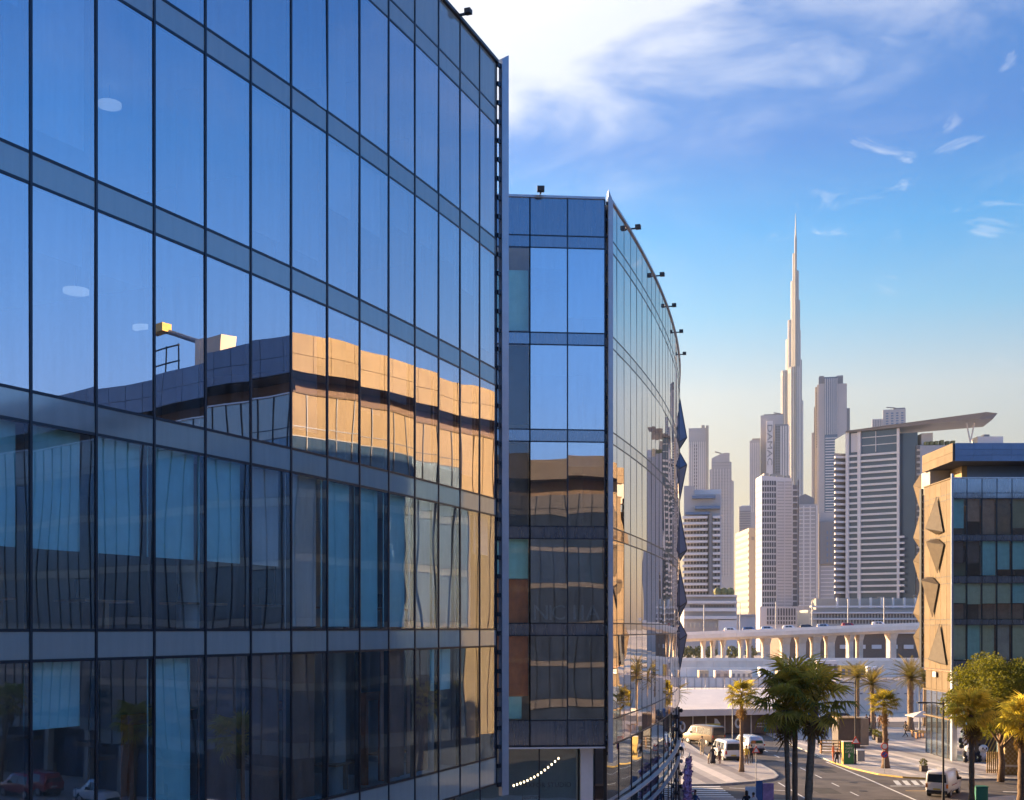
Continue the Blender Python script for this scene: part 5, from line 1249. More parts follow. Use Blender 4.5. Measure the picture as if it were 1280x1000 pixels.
# traffic on the viaduct, each a few pixels long
for k, (px, pm, lb) in enumerate(((905, 'paint_white', 'white car farthest along on the viaduct'), (928, 'paint_blue', 'blue car on the viaduct over the paired columns'), (951, 'paint_silver', 'silver car on the viaduct above the thick pale column'), (978, 'paint_white', 'white car midway on the viaduct'), (1000, 'paint_black', 'black car on the viaduct'), (1021, 'paint_silver', 'silver car on the viaduct above the brown warehouse'), (1052, 'paint_red', 'red car on the viaduct'), (1090, 'paint_white', 'white car nearest the golden end wall on the viaduct'))):
    x = W(px, 0, Yv + 3).x
    vehicle('moving_car', lb, 'car', (x, Yv + 3.0, deck(px) + 2.12), R(-90), SUV, pm, (0.95, 3.75), 0.37, [(0.75, 1.75, 0.05, 0.88, 0.0), (1.82, 2.9, 0.05, 0.88, 0.3)], (0.66, 0.58, 1.08, 1.38), tail=(0.85, 1.02), group='cars on the viaduct', mirrors=False)
# white tanker half hidden by the big palms
tk = thing('white_lorry', 'white rounded lorry cab half hidden behind the big palm crown', 'lorry', (28.3, 141.0, Z1), R(8))
MB().box(-1.15, 1.2, 0.6, 1.15, 3.2, 2.2).build('cab', 'paint_white', tk, bevel=0.25); MB().box(-1.0, 1.17, 1.45, 1.0, 1.2, 2.05).build('windscreen', 'car_glass', tk)
MB().tube([(0, 3.3, 2.5), (0, 3.5, 2.5), (0, 8.8, 2.5), (0, 9.0, 2.5)], [1.0, 1.25, 1.25, 1.0], 20).build('tank', 'paint_white', tk, smooth=True); MB().box(-0.9, 1.4, 0.5, 0.9, 9.0, 1.2).build('chassis', 'plastic_black', tk)
for s in (1, -1):
    for wy in (1.9, 6.6, 7.8): MB().tube([(s * 0.8, wy, 0.5), (s * 1.12, wy, 0.5)], 0.5, 16).build('wheel', 'tyre', tk)
    MB().box(s * 0.85 - 0.15, 1.15, 0.85, s * 0.85 + 0.15, 1.2, 1.05).build('headlight', 'lamp_clear', tk)

# ------------------------------------------------------------------ palms and the leafy tree
def fan_frond(seed, R_=0.95, petiole=0.9, droop=0.30, mat='frond', nl=17):
    r_ = random.Random(seed); m = MB()
    c = Vector((petiole, 0, 0.10 * petiole)); m.tube([(0, 0, 0), (petiole * 0.5, 0, 0.08 * petiole), tuple(c)], [0.03, 0.022, 0.014], 4, False)
    for i in range(nl):
        a = R(-118 + 236 * i / (nl - 1) + r_.uniform(-4, 4)); L_ = R_ * (1.0 - 0.32 * abs(i / (nl - 1) - 0.5) * 2) * r_.uniform(0.88, 1.1)
        d = Vector((math.cos(a), math.sin(a), 0)); w = Vector((-d.y, d.x, 0)) * 0.050 * R_
        mid = c + d * L_ * 0.55 + Vector((0, 0, 0.05)); tip = c + d * L_ * 0.95 + Vector((0, 0, -droop * L_ * r_.uniform(0.7, 1.5)))
        m.add([c, mid + w + Vector((0, 0, 0.02)), tip, mid - w, mid - Vector((0, 0, 0.03))], [(0, 1, 4), (1, 2, 4), (0, 4, 3), (4, 2, 3)])
    return m.mesh('frond', mat)
def date_frond(seed, L_=3.0, mat='frond_date', curve=0.9):
    r_ = random.Random(seed); m = MB(); pts = []
    for i in range(9):
        t = i / 8; pts.append(Vector((L_ * t * (1 - 0.12 * t * curve), 0, -curve * 0.55 * L_ * t * t * 0.55)))
    m.tube(pts, [0.04, 0.035, 0.03, 0.028, 0.024, 0.02, 0.016, 0.012, 0.008], 4, False)
    for i in range(2, 30):
        t = i / 30; f = t * 8; k = min(7, int(f)); p = pts[k].lerp(pts[k + 1], f - k); d = (pts[k + 1] - pts[k]).normalized()
        l = 0.62 * math.sin(math.pi * min(1, 0.18 + t * 0.78)) * r_.uniform(0.85, 1.12)
        for s in (1, -1):
            q = p + d * l * 0.55 + Vector((0, s * l * 0.8, 0.16 * l - 0.12 * t)); w = d * 0.030
            m.add([p - w, p + w, q], [(0, 1, 2)] if s > 0 else [(0, 2, 1)])
    return m.mesh('frond', mat)
FAN = [fan_frond(i, mat='frond') for i in range(5)]; FANY = [fan_frond(10 + i, mat='frond_yellow') for i in range(4)]
DEAD = [fan_frond(20 + i, R_=0.8, petiole=0.7, droop=0.6, mat='frond_dead', nl=11) for i in range(3)]
DATE = [date_frond(i) for i in range(5)]
def palm(name, label, base, h, r0, r1, n, size, meshes, elev, dead=0, lean=(0, 0), bark='bark', group=None, boots=False, seed=0, cat='palm tree'):
    r_ = random.Random(seed)
    t = thing(name, label, cat, base, 0, group)
    k = 14; pts = []; rad = []
    for i in range(k + 1):
        f = i / k; pts.append((lean[0] * f * f, lean[1] * f * f, h * f)); rad.append((r0 * (1.35 - 1.75 * f) if f < 0.2 else r0 + (r1 - r0) * f) * (1 + 0.06 * (-1) ** i))
    rad[0] = r0 * 1.6; rad[1] = r0 * 1.3
    MB().tube(pts, rad, 10).build('trunk', bark, t, smooth=True)
    top = Vector((lean[0], lean[1], h))
    if boots:
        b = MB()
        for i in range(60):
            f = r_.uniform(0.45, 1.0); a = r_.uniform(0, 6.28); rr = r0 + (r1 - r0) * f; p = Vector((lean[0] * f * f + math.cos(a) * rr, lean[1] * f * f + math.sin(a) * rr, h * f)); d = Vector((math.cos(a), math.sin(a), 1.3)) * 0.14; s_ = Vector((-math.sin(a), math.cos(a), 0)) * 0.07
            b.add([p - s_, p + s_, p + d + s_ * 0.5, p + d - s_ * 0.5], [(0, 1, 2, 3)])
        b.build('leaf_stub', bark, t, kind='stuff')
    for i in range(n):
        f = (i + 0.5) / n; e = R(elev[0] + (elev[1] - elev[0]) * (f ** 0.85) + r_.uniform(-9, 9)); a = i * 2.39996 + r_.uniform(-0.25, 0.25); s_ = size * r_.uniform(0.85, 1.15) * (0.80 + 0.25 * math.sin(math.pi * min(1, f + 0.15)))
        mt = Matrix.Translation(top + Vector((0, 0, 0.25 * (1 - f)))) @ Matrix.Rotation(a, 4, 'Z') @ Matrix.Rotation(-e, 4, 'Y') @ Matrix.Rotation(r_.uniform(-0.35, 0.35), 4, 'X') @ Matrix.Diagonal((s_, s_, s_, 1))
        link('frond', r_.choice(meshes), t, mtx=mt)
    for i in range(dead):
        a = r_.uniform(0, 6.28); e = R(-r_.uniform(62, 84)); s_ = size * r_.uniform(0.8, 1.05)
        mt = Matrix.Translation(top - Vector((0, 0, r_.uniform(0.1, 0.6)))) @ Matrix.Rotation(a, 4, 'Z') @ Matrix.Rotation(-e, 4, 'Y') @ Matrix.Diagonal((s_, s_, s_, 1))
        link('frond', r_.choice(DEAD), t, mtx=mt)
    return t
# the three big palms rising from below the frame, at the near corner
palm('fan_palm', 'big fan palm, left trunk of the three standing together in the foreground', (15.55, 67.5, ZP), 7.75, 0.15, 0.14, 24, 1.35, FAN + FANY[:2], (80, -55), 5, (-0.15, 0.1), group='foreground palm cluster', seed=1)
palm('fan_palm', 'big fan palm, middle trunk of the three standing together in the foreground', (16.15, 68.5, ZP), 8.5, 0.17, 0.15, 26, 1.45, FAN + FANY[:2], (85, -50), 5, (0.05, 0.2), group='foreground palm cluster', seed=2)
palm('fan_palm', 'big fan palm with the thickest trunk, right of the three in the foreground', (16.55, 67.2, ZP), 8.0, 0.24, 0.20, 27, 1.45, FAN + FANY[:3], (80, -55), 5, (0.45, 0.1), group='foreground palm cluster', seed=3)
p = G(927, 964.5, ZP); palm('fan_palm', 'lone slim fan palm on the striped plaza beside the minibus', (p.x, p.y, ZP), 6.3, 0.17, 0.15, 34, 1.0, FANY + FAN[:2], (82, -42), 6, (0.0, 0.1), seed=4)
p = G(1107, 960, ZP); palm('fan_palm', 'short stout fan palm with a flared trunk beside the round traffic signs', (p.x, p.y, ZP), 5.3, 0.27, 0.20, 32, 0.95, FANY, (80, -25), 3, (-0.1, 0.1), seed=5, boots=True)
p = G(1138, 914, ZP); palm('date_palm', 'large feathery date palm nearest the golden end wall', (p.x, p.y, ZP), 6.3, 0.36, 0.34, 52, 1.05, DATE, (82, -22), 0, (0, 0), 'bark_date', seed=6, boots=True)
p = G(1091, 917, ZP); palm('date_palm', 'feathery date palm with the pale trunk, between two others', (p.x, p.y, ZP), 5.7, 0.26, 0.24, 46, 0.98, DATE, (80, -20), 0, (-0.1, 0), 'bark_date', seed=7)
palm('date_palm', 'date palm rising behind the brown cabin and lamp post', (43.2, 150, ZP), 6.2, 0.25, 0.23, 44, 0.9, DATE, (80, -25), 0, (0, 0), 'bark_date', seed=8)
palm('date_palm', 'date palm half hidden by the golden end wall', (52.3, 152, ZP), 5.6, 0.25, 0.23, 44, 0.95, DATE, (80, -25), 0, (0, 0), 'bark_date', seed=9)
palm('date_palm', 'date palm glimpsed at the far end of the curving glass face', (19.0, 140.0, ZP), 4.5, 0.22, 0.2, 36, 0.8, DATE, (80, -25), 0, (0, 0), 'bark_date', seed=12)
palm('fan_palm', 'slender fan palm at the kerb in front of the panda statues', (30.65, 80.0, ZP), 6.6, 0.19, 0.17, 44, 1.15, FAN, (78, -48), 8, (0.0, 0.1), seed=10)
palm('fan_palm', 'fan palm at the edge of the frame beside the pierced stone gatepost', (34.2, 80.5, ZP), 6.0, 0.30, 0.24, 46, 1.2, FAN, (78, -45), 6, (0.1, 0.1), seed=11)

lt = thing('leafy_tree', 'big leafy tree with sunlit golden-green crown in front of the terraced office', 'tree', (39.3, 96.5, ZP))
MB().tube([(0, 0, 0), (0.1, 0, 1.6), (0.0, 0.1, 3.0), (0.2, 0.1, 4.6)], [0.30, 0.24, 0.20, 0.13], 10).build('trunk', 'bark', lt, smooth=True)
r_ = random.Random(5); cent = []
for i in range(15):
    a = i * 2.4; f = (i + 0.5) / 15; e = R(-12 + 85 * f)
    cc_ = Vector((math.cos(a) * math.cos(e) * 3.5, math.sin(a) * math.cos(e) * 3.5, 6.2 + math.sin(e) * 3.3)); cent.append(cc_)
    if i % 2 == 0: MB().tube([(0, 0.05, 2.6 + 0.1 * i), tuple(Vector((0.05, 0.05, 3.4)).lerp(cc_, 0.5)), tuple(cc_)], [0.10, 0.06, 0.02], 6).build('branch', 'bark', lt)
lm = MB()
for c in cent + [Vector((0, 0, 6.6)), Vector((0.5, 0, 7.5)), Vector((-1, 0.5, 6.2)), Vector((1.6, -1.2, 4.6)), Vector((-1.9, -0.8, 4.7)), Vector((0.3, 1.6, 4.6)), Vector((-0.2, -2.0, 5.0))]:
    R0 = r_.uniform(1.15, 1.7)
    for i in range(1000):
        d = Vector((r_.gauss(0, 1), r_.gauss(0, 1), r_.gauss(0, 1))).normalized() * R0 * (r_.random() ** 0.45)
        d.z *= 0.75
        p = c + d; u = Vector((r_.gauss(0, 1), r_.gauss(0, 1), r_.gauss(0, 0.7))).normalized(); v = u.orthogonal().normalized(); w = u.cross(v); s_ = r_.uniform(0.08, 0.15)
        lm.add([p - v * s_, p + w * s_ * 0.5, p + v * s_, p - w * s_ * 0.5], [(0, 1, 2, 3)])
lm.build('crown', 'leaf', lt, kind='stuff')
tag(clump('hedge', '', (43.6, 99.6, 1.9), 1.1, 0.7, 0.5, 420, 0.11, 'hedge', seed=3).build('planter_hedge', 'hedge', None), 'round clipped shrub behind the pierced stone gatepost', 'shrub')

# ------------------------------------------------------------------ street furniture
def lamp_post(label, x, y, h, arm, z0=ZP, mat='pole_dark', r=0.075):
    t = thing('street_lamp', label, 'street lamp', (x, y, z0))
    MB().tube([(0, 0, 0), (0, 0, 0.9), (0, 0, 0.92), (0, 0, h)], [r * 1.5, r * 1.5, r, r * 0.8], 10).build('pole', mat, t)
    MB().tube([(0, 0, h - 0.35), (arm * 0.5, 0, h - 0.28), (arm, 0, h - 0.26)], 0.045, 8).build('arm', mat, t)
    MB().cbox((arm * 1.25, 0, h - 0.26), abs(arm) * 0.28, 0.13, 0.05).build('lamp_head', mat, t, bevel=0.02)
    MB().cbox((arm * 1.25, 0, h - 0.32), abs(arm) * 0.2, 0.09, 0.012).build('lens', 'lamp_clear', t)
    return t
lamp_post('dark street lamp with its arm to the left, at the corner beside the white van', 30.3, 84.3, 7.4, -1.2)
tl = lamp_post('street lamp with a warning triangle on its post, beside the green kiosk', 31.25, 109.2, 7.7, -0.95)
MB().slab([(-0.42, -0.12, 1.85), (0.42, -0.12, 1.85), (0, -0.12, 2.55)], 0.03).build('warning_sign', 'red', tl); MB().slab([(-0.27, -0.16, 1.94), (0.27, -0.16, 1.94), (0, -0.16, 2.38)], 0.02).build('sign_face', 'white', tl)
lamp_post('pale street lamp far beyond the big palms', 34.6, 150.0, 8.9, -0.9, 0.03, 'pole_grey')
lamp_post('plain slim street lamp close behind the lone plaza palm', 21.6, 117.5, 6.2, 0.7, 0.03, 'pole_grey', 0.06)
lamp_post('slim lamp post among the date palms by the golden end wall', 49.6, 146, 6.0, 0.6, ZP, 'pole_grey', 0.09)
def sign_post(label, x, y, h, discs):
    t = thing('sign_post', label, 'traffic sign', (x, y, ZP)); MB().tube([(0, 0, 0), (0, 0, h)], 0.03, 8).build('pole', 'pole_grey', t)
    for z, kind in discs:
        if kind == 'tri':
            MB().slab([(-0.33, -0.04, z - 0.25), (0.33, -0.04, z - 0.25), (0, -0.04, z + 0.33)], 0.02).build('sign_plate', 'red', t); MB().slab([(-0.2, -0.065, z - 0.18), (0.2, -0.065, z - 0.18), (0, -0.065, z + 0.18)], 0.01).build('sign_face', 'white', t)
        else:
            MB().tube([(0, -0.06, z), (0, -0.03, z)], 0.31, 18).build('sign_plate', 'red', t); MB().tube([(0, -0.075, z), (0, -0.062, z)], 0.22, 18).build('sign_face', 'white' if kind == 'w' else 'blue_sign', t)
            if kind == 'b': MB().slab([(-0.19, -0.078, z - 0.14), (-0.14, -0.078, z - 0.19), (0.19, -0.078, z + 0.14), (0.14, -0.078, z + 0.19)], 0.012).build('sign_bar', 'red', t)
    return t
p = G(945, 976.5, ZP); sign_post('sign post with red warning triangle at the plaza corner', p.x, p.y, 2.9, [(2.55, 'tri')])
p = G(1105.6, 966.5, ZP); sign_post('sign post with two round signs in front of the stout palm', p.x, p.y, 2.6, [(2.3, 'w'), (1.6, 'b')])
p = G(850.5, 981, ZP); sign_post('thin bare post near the left end of the plaza kerb', p.x, p.y, 1.2, [])
# green kiosk
p = G(1060, 955, ZP)
k = thing('green_kiosk', 'bright green advertising kiosk at the kerb beside the lamp post', 'kiosk', (p.x, p.y, ZP))
MB().box(-0.38, -0.02, 0, 0.55, 0.55, 2.0).build('body', 'green_box', k, bevel=0.02); MB().box(-0.44, -0.04, 0.0, -0.39, 0.58, 2.02).build('side_panel', 'yellow_box', k); MB().box(-0.46, -0.06, 2.0, 0.58, 0.6, 2.06).build('cap', 'canvas', k)
for z, tx, sz in ((1.72, "BALL", 0.26), (1.42, "GAME", 0.26), (1.12, "DAYS", 0.28)):
    link('lettering', text_mesh(tx, sz, 0.003, 'canvas', 'lettering'), k, mtx=Matrix.Translation((0.08, -0.035, z)) @ Matrix.Rotation(R(90), 4, 'X'))
MB().slab([(0.0, -0.03, 0.62), (0.10, -0.03, 0.55), (0.22, -0.03, 0.78), (0.10, -0.03, 0.98), (0.05, -0.03, 0.94)], 0.008).build('emblem', 'canvas', k)
# brown cabin
k = thing('brown_cabin', 'brown metal service cabin standing behind the green kiosk', 'cabin', (36.0, 124.0, ZP))
MB().box(-2.3, 0, 0, -0.02, 2.4, 3.0).build('body', 'cabin', k, bevel=0.03); MB().box(0.0, -0.1, 0.25, 0.85, 2.4, 3.05).build('end_unit', 'cabin_light', k, bevel=0.03); MB().box(-2.45, -0.15, 3.02, 0.0, 2.5, 3.12).build('roof', 'panel_ochre', k)
for i in range(11): MB().box(-2.25 + i * 0.2, -0.02, 0.1, -2.21 + i * 0.2, 0.0, 2.95).build('rib', 'cabin', k)
k = thing('timber_stack', 'pale timber bench stack half hidden under the big palm crown', 'bench', (31.0, 118.5, ZP))
for i in range(5): MB().box(-0.6, -0.2 + 0.0 * i, 0.1 + i * 0.28, 1.5, 0.3, 0.18 + i * 0.28).build('slat', 'panel_ochre', k)
for x in (-0.5, 1.35): MB().box(x, -0.15, 0, x + 0.08, 0.25, 1.3).build('upright', 'wood', k)
# planters on the right plaza
def planter(label, x, y, s_, mat='cabin'):
    t = thing('planter', label, 'planter', (x, y, ZP)); MB().prism([(-.32 * s_, -.32 * s_), (.32 * s_, -.32 * s_), (.32 * s_, .32 * s_), (-.32 * s_, .32 * s_)], 0, 0.55 * s_).build('pot', mat, t, bevel=0.02)
    clump('plant', '', (0, 0, 0.85 * s_), 0.42 * s_, 0.42 * s_, 0.36 * s_, 160, 0.09 * s_, 'hedge', seed=int(x * 10)).build('plant', 'hedge', t, kind='stuff')
for px, py, s_, lb in ((1094.5, 925, 1.0, 'left of two square planters on the bright right plaza'), (1099.5, 928, 1.05, 'right of two square planters on the bright right plaza'), (1086.5, 919.5, 0.8, 'small planter near the foot of the pale date palm'), (1154.5, 964, 0.9, 'small planter on the pavement just above the white van')):
    p = G(px, py, ZP); planter(lb, p.x, p.y, s_)
p = G(1075, 951, ZP); b = thing('litter_bin', 'low grey litter bin right behind the lamp post with the warning triangle', 'bin', (p.x, p.y, ZP)); MB().box(-.35, -.35, 0, .35, .35, .95).build('body', 'pole_grey', b, bevel=0.03); MB().box(-.38, -.38, .96, .38, .38, 1.02).build('lid', 'alu_light', b)
# cafe seating and its parasol by the golden end wall
cf = [(1147, 921), (1152, 923.5), (1156, 922)]
for i, (px, py) in enumerate(cf):
    p = G(px, py, ZP); t = thing('cafe_table', ['low wooden cafe table farthest out by the golden end wall', 'low wooden cafe table under the white parasol', 'low wooden cafe table tight against the shop front'][i], 'table', (p.x, p.y, ZP))
    MB().box(-.7, -.4, .66, .7, .4, .74).build('tabletop', 'panel_ochre', t)
    for x in (-.6, .6): MB().box(x - .05, -.3, 0, x + .05, .3, .66).build('leg', 'wood', t)
p = G(1153, 921, ZP); t = thing('parasol', 'white flat parasol over the cafe tables', 'parasol', (p.x, p.y, ZP)); MB().tube([(0, 0, 0), (0, 0, 2.6)], 0.04, 8).build('pole', 'pole_grey', t)
q = [(1.5, 1.5), (-1.5, 1.5), (-1.5, -1.5), (1.5, -1.5)]; m = MB(); m.add([(0, 0, 2.95)] + [(x, y, 2.4) for x, y in q] + [(x, y, 2.32) for x, y in q], [(0, 1, 2), (0, 2, 3), (0, 3, 4), (0, 4, 1), (1, 5, 6, 2), (2, 6, 7, 3), (3, 7, 8, 4), (4, 8, 5, 1)]); m.build('canopy', 'canvas', t)
# panda statues
def panda(label, x, y, z, s_, seated=True):
    t = thing('panda_statue', label, 'statue', (x, y, z)); b = MB()
    b.ball((0, 0, 0.55 * s_), .50 * s_, .42 * s_, .55 * s_, 14, 10).build('body', 'black' if not seated else 'white', t, smooth=True)
    MB().ball((0, -.22 * s_, 1.22 * s_), .42 * s_, .36 * s_, .37 * s_, 14, 10).build('head', 'white', t, smooth=True)
    for sx in (-1, 1):
        MB().ball((sx * .33 * s_, -.15 * s_, 1.55 * s_), .13 * s_, .08 * s_, .13 * s_, 10, 7).build('ear', 'black', t, smooth=True)
        MB().ball((sx * .16 * s_, -.53 * s_, 1.26 * s_), .085 * s_, .05 * s_, .11 * s_, 8, 6).build('eye_patch', 'black', t, smooth=True)
        MB().tube([(sx * .36 * s_, -.05 * s_, .88 * s_), (sx * .52 * s_, -.30 * s_, .62 * s_), (sx * .34 * s_, -.50 * s_, .46 * s_)], [.17 * s_, .16 * s_, .12 * s_], 9).build('arm', 'black', t, smooth=True)
        MB().tube([(sx * .30 * s_, -.10 * s_, .22 * s_), (sx * .46 * s_, -.42 * s_, .18 * s_), (sx * .44 * s_, -.62 * s_, .2 * s_)], [.22 * s_, .20 * s_, .17 * s_], 9).build('leg', 'black', t, smooth=True)
    MB().ball((0, -.57 * s_, 1.14 * s_), .08 * s_, .05 * s_, .055 * s_, 8, 6).build('nose', 'black', t, smooth=True)
panda('upper panda statue climbing on the back of another under the neon ring', 42.35, 112.3, ZP + 1.15, 1.0)
panda('lower left panda statue sitting beneath the climbing one', 42.2, 110.9, ZP, 1.05)
panda('right panda statue sitting beside the kerbside palm trunk', 43.6, 111.2, ZP, 1.0)
# gate: pierced stone pier, dark canopy, rail
g = thing('stone_gatepost', 'pierced golden stone gatepost at the entrance on the right', 'gatepost', (42.3, 101.2, ZP))
MB().box(-.75, 0, 0, .75, .5, 3.1).build('core', 'panel_ochre', g)
for i in range(8):
    for j in range(15):
        if (i + j) % 2 == 0: MB().box(-.74 + i * .186, -.06, .08 + j * .2, -.575 + i * .186, -.002, .255 + j * .2).build('pierced_block', 'stone_pierced', g)
MB().box(-.8, -.1, 3.1, .8, .55, 3.2).build('cap', 'panel_beige', g)
g = thing('gatehouse', 'dark gatehouse with a flat canopy right of the pierced gatepost', 'gatehouse', (44.6, 99.8, ZP))
MB().box(-1.5, .2, 0, -.6, 2.0, 2.35).build('pier', 'cabin', g); MB().box(-.6, .6, 0, 1.8, 2.2, 2.35).build('wall', 'wall_brown', g); MB().box(-.5, .5, .35, .9, .62, 2.1).build('panel', 'tower_white', g); MB().box(-1.6, -.2, 2.36, 2.4, 2.4, 2.5).build('canopy', 'alu_light', g); MB().box(-1.5, .3, 2.5, -.3, 1.6, 3.3).build('upper_box', 'cabin', g)
g = thing('barrier_rail', 'low pale barrier rail on two posts in front of the gatehouse', 'barrier', (40.2, 99.0, ZP))
for x in (0, 2.6): MB().box(x - .06, -.06 - x * .25, 0, x + .06, .06 - x * .25, 1.15).build('post', 'cabin_light', g)
MB().slab([(0, -.05, .95), (2.6, -.72, .95), (2.6, -.72, 1.12), (0, -.05, 1.12)], .06).build('rail', 'canvas', g)
g = thing('fence_gate', 'gold slatted side fence left of the pierced gatepost', 'fence', (40.2, 101.6, ZP))
for i in range(8): MB().box(i * .17, 0, .1, .10 + i * .17, .06, 1.9).build('slat', 'panel_ochre', g)
for z in (.3, 1.7): MB().box(-.04, .062, z, 1.36, .10, z + .08).build('rail', 'wood', g)
p = (30.0, 78.6); t = thing('utility_box', 'teal green utility box at the kerb in front of the van', 'utility box', (32.2, 82.5, ZP)); MB().box(-.42, -.3, 0, .42, .3, 1.45).build('body', 'green_teal', t, bevel=.02); MB().box(-.45, -.33, 1.46, .45, .33, 1.52).build('lid', 'green_teal', t); MB().box(-.35, -.32, .1, .35, -.302, 1.35).build('door', 'green_teal', t); MB().box(-.3, -.335, .25, -.1, -.322, .4).build('label', 'neon_blue', t)
# hoardings at the bottom edge, near corner
t = thing('purple_banner', 'purple and dark blue banner stand near the palm trunks', 'banner', (17.0, 81.0, ZP)); MB().box(-.55, -.1, .35, -.1, .1, 2.1).build('panel', 'paint_blue', t); MB().box(-.08, -.1, .35, .65, .1, 1.9).build('panel', 'purple', t)
for x in (-.4, .5): MB().box(x, -.15, 0, x + .06, .15, .36).build('foot', 'pole_grey', t)
# purple blossom and lantern string on the curved shop front
t = thing('purple_garland', 'hanging purple blossom display on the curved shop front', 'decoration', (10.2, 72.0, 1.5))
WORLD_ROOTS.discard(t.name)
gm = MB(); r_ = random.Random(9)
for i in range(1500):
    f = r_.random(); x = -0.75 + 1.5 * f + r_.gauss(0, .07); y = -4.6 + 8.5 * f; z = r_.uniform(0.2, 3.1 - 0.4 * abs(f - .5)); u = Vector((r_.gauss(0, 1), r_.gauss(0, 1), r_.gauss(0, 1))).normalized(); v = u.orthogonal(); w = u.cross(v); s_ = .075
    c = Vector((x + .30, y, z)); gm.add([c - v * s_, c + w * s_, c + v * s_, c - w * s_], [(0, 1, 2, 3)])
gm.build('blossom', 'purple', t, kind='stuff'); MB().tube([(-.45, -4.6, 3.1), (.3, -.3, 2.9), (1.05, 3.9, 3.1)], .03, 6).build('hanging_wire', 'pole_grey', t)
t = thing('lantern_pole', 'tall dark pole strung with small lanterns at the end of the curving glass front', 'lantern pole', (11.6, 83.4, ZP)); MB().tube([(0, 0, 0), (0, 0, 6.9)], .06, 8).build('pole', 'pole_dark', t)
for i in range(15):
    z = .5 + i * .44; MB().ball((.14 * (-1) ** i, -.1, z), .13, .13, .15, 8, 6).build('lantern', 'plastic_black' if i % 3 else 'pole_grey', t, smooth=True)
# market pavilion with its murals
mk_ = thing('market_pavilion', 'long white market pavilion with mural panels under a sweeping pale roof', 'pavilion', (24, 141, ZP))
rm = MB(); prof_ = [(-9.5, -1.0, 2.75), (8.5, -1.0, 3.05), (8.5, 13, 4.6), (-3.0, 13, 4.5), (-9.5, 5, 3.2)]
rm.add(prof_ + [(x, y, z - .18) for x, y, z in prof_], [tuple(range(5)), tuple(i + 5 for i in range(5))[::-1]] + [(i + 5, (i + 1) % 5 + 5, (i + 1) % 5, i) for i in range(5)]); rm.build('roof', 'white_render', mk_)
MB().add([(-9.5, -1.05, 1.95), (8.5, -1.05, 2.35), (8.5, -.98, 2.35), (-9.5, -.98, 1.95), (-9.5, -1.05, 2.72), (8.5, -1.05, 3.02), (8.5, -.98, 3.02), (-9.5, -.98, 2.72)], [(0, 3, 2, 1), (4, 5, 6, 7), (0, 1, 5, 4), (1, 2, 6, 5), (2, 3, 7, 6), (3, 0, 4, 7)]).build('fascia', 'white_render', mk_)
MB().box(-9.4, 0.4, 0, 8.4, 12, 2.7).build('core', 'wall_brown', mk_)
xs_ = [-9.3, -5.0, -4.9, -2.9, -2.75, -1.3, -1.2, .9, 1.0, 4.0, 4.1, 8.3]
for i in range(0, 12, 2): MB().box(xs_[i], 0.1, 0, xs_[i + 1], 0.38, 2.0 + .02 * i).build('front_panel', 'white_render' if i == 0 else 'wall_brown', mk_)
for i in range(6): MB().box(xs_[2 * i] - .06, -.1, 0, xs_[2 * i] + .06, .1, 2.1).build('post', 'concrete_pale', mk_)
mu = MB()   # the mural: radiating dark strokes round a red flower
for i in range(12):
    a = i * 30 + 8; r0_, r1_ = .42, 1.05
    if 240 < a < 300: continue
    c0_ = Vector((-6.2, .085, 1.15)); d = Vector((math.cos(R(a)), 0, math.sin(R(a)) * .85)); w = Vector((-d.z, 0, d.x)) * .09
    mu.slab([c0_ + d * r0_ - w, c0_ + d * r1_ - w * 1.6, c0_ + d * r1_ + w * 1.6, c0_ + d * r0_ + w], .01)
mu.build('mural_stroke', 'wall_brown', mk_, kind='stuff'); MB().ball((-6.25, .08, 1.62), .26, .03, .24, 10, 6).build('mural_flower', 'red', mk_); MB().ball((-5.95, .08, .55), .24, .03, .34, 10, 6).build('mural_face', 'tower_grey', mk_)
for x, z, a_, b_ in ((-3.95, .75, .36, .65), (2.6, 1.2, .42, .62)): 
    MB().ball((x, .08, z), a_, .025, b_, 14, 8).build('mural_oval', 'white', mk_); MB().ball((x, .055, z + .02), a_ * .45, .02, b_ * .55, 12, 8).build('mural_oval', 'wall_brown', mk_)
MB().slab([(-.2, .085, 1.0), (.5, .085, 1.15), (.1, .085, 1.7), (-.2, .085, 1.75)], .01).build('mural_shape', 'white', mk_); MB().box(-1.2, .06, .9, .5, .095, 1.15).build('mural_shape', 'plate', mk_)
for z in (.75, 1.1, 1.5): MB().box(4.8, .06, z, 5.9, .095, z + .10).build('mural_line', 'tower_white', mk_)
MB().box(5.6, .05, .2, 6.1, .095, .9).build('door_panel', 'green_teal', mk_)

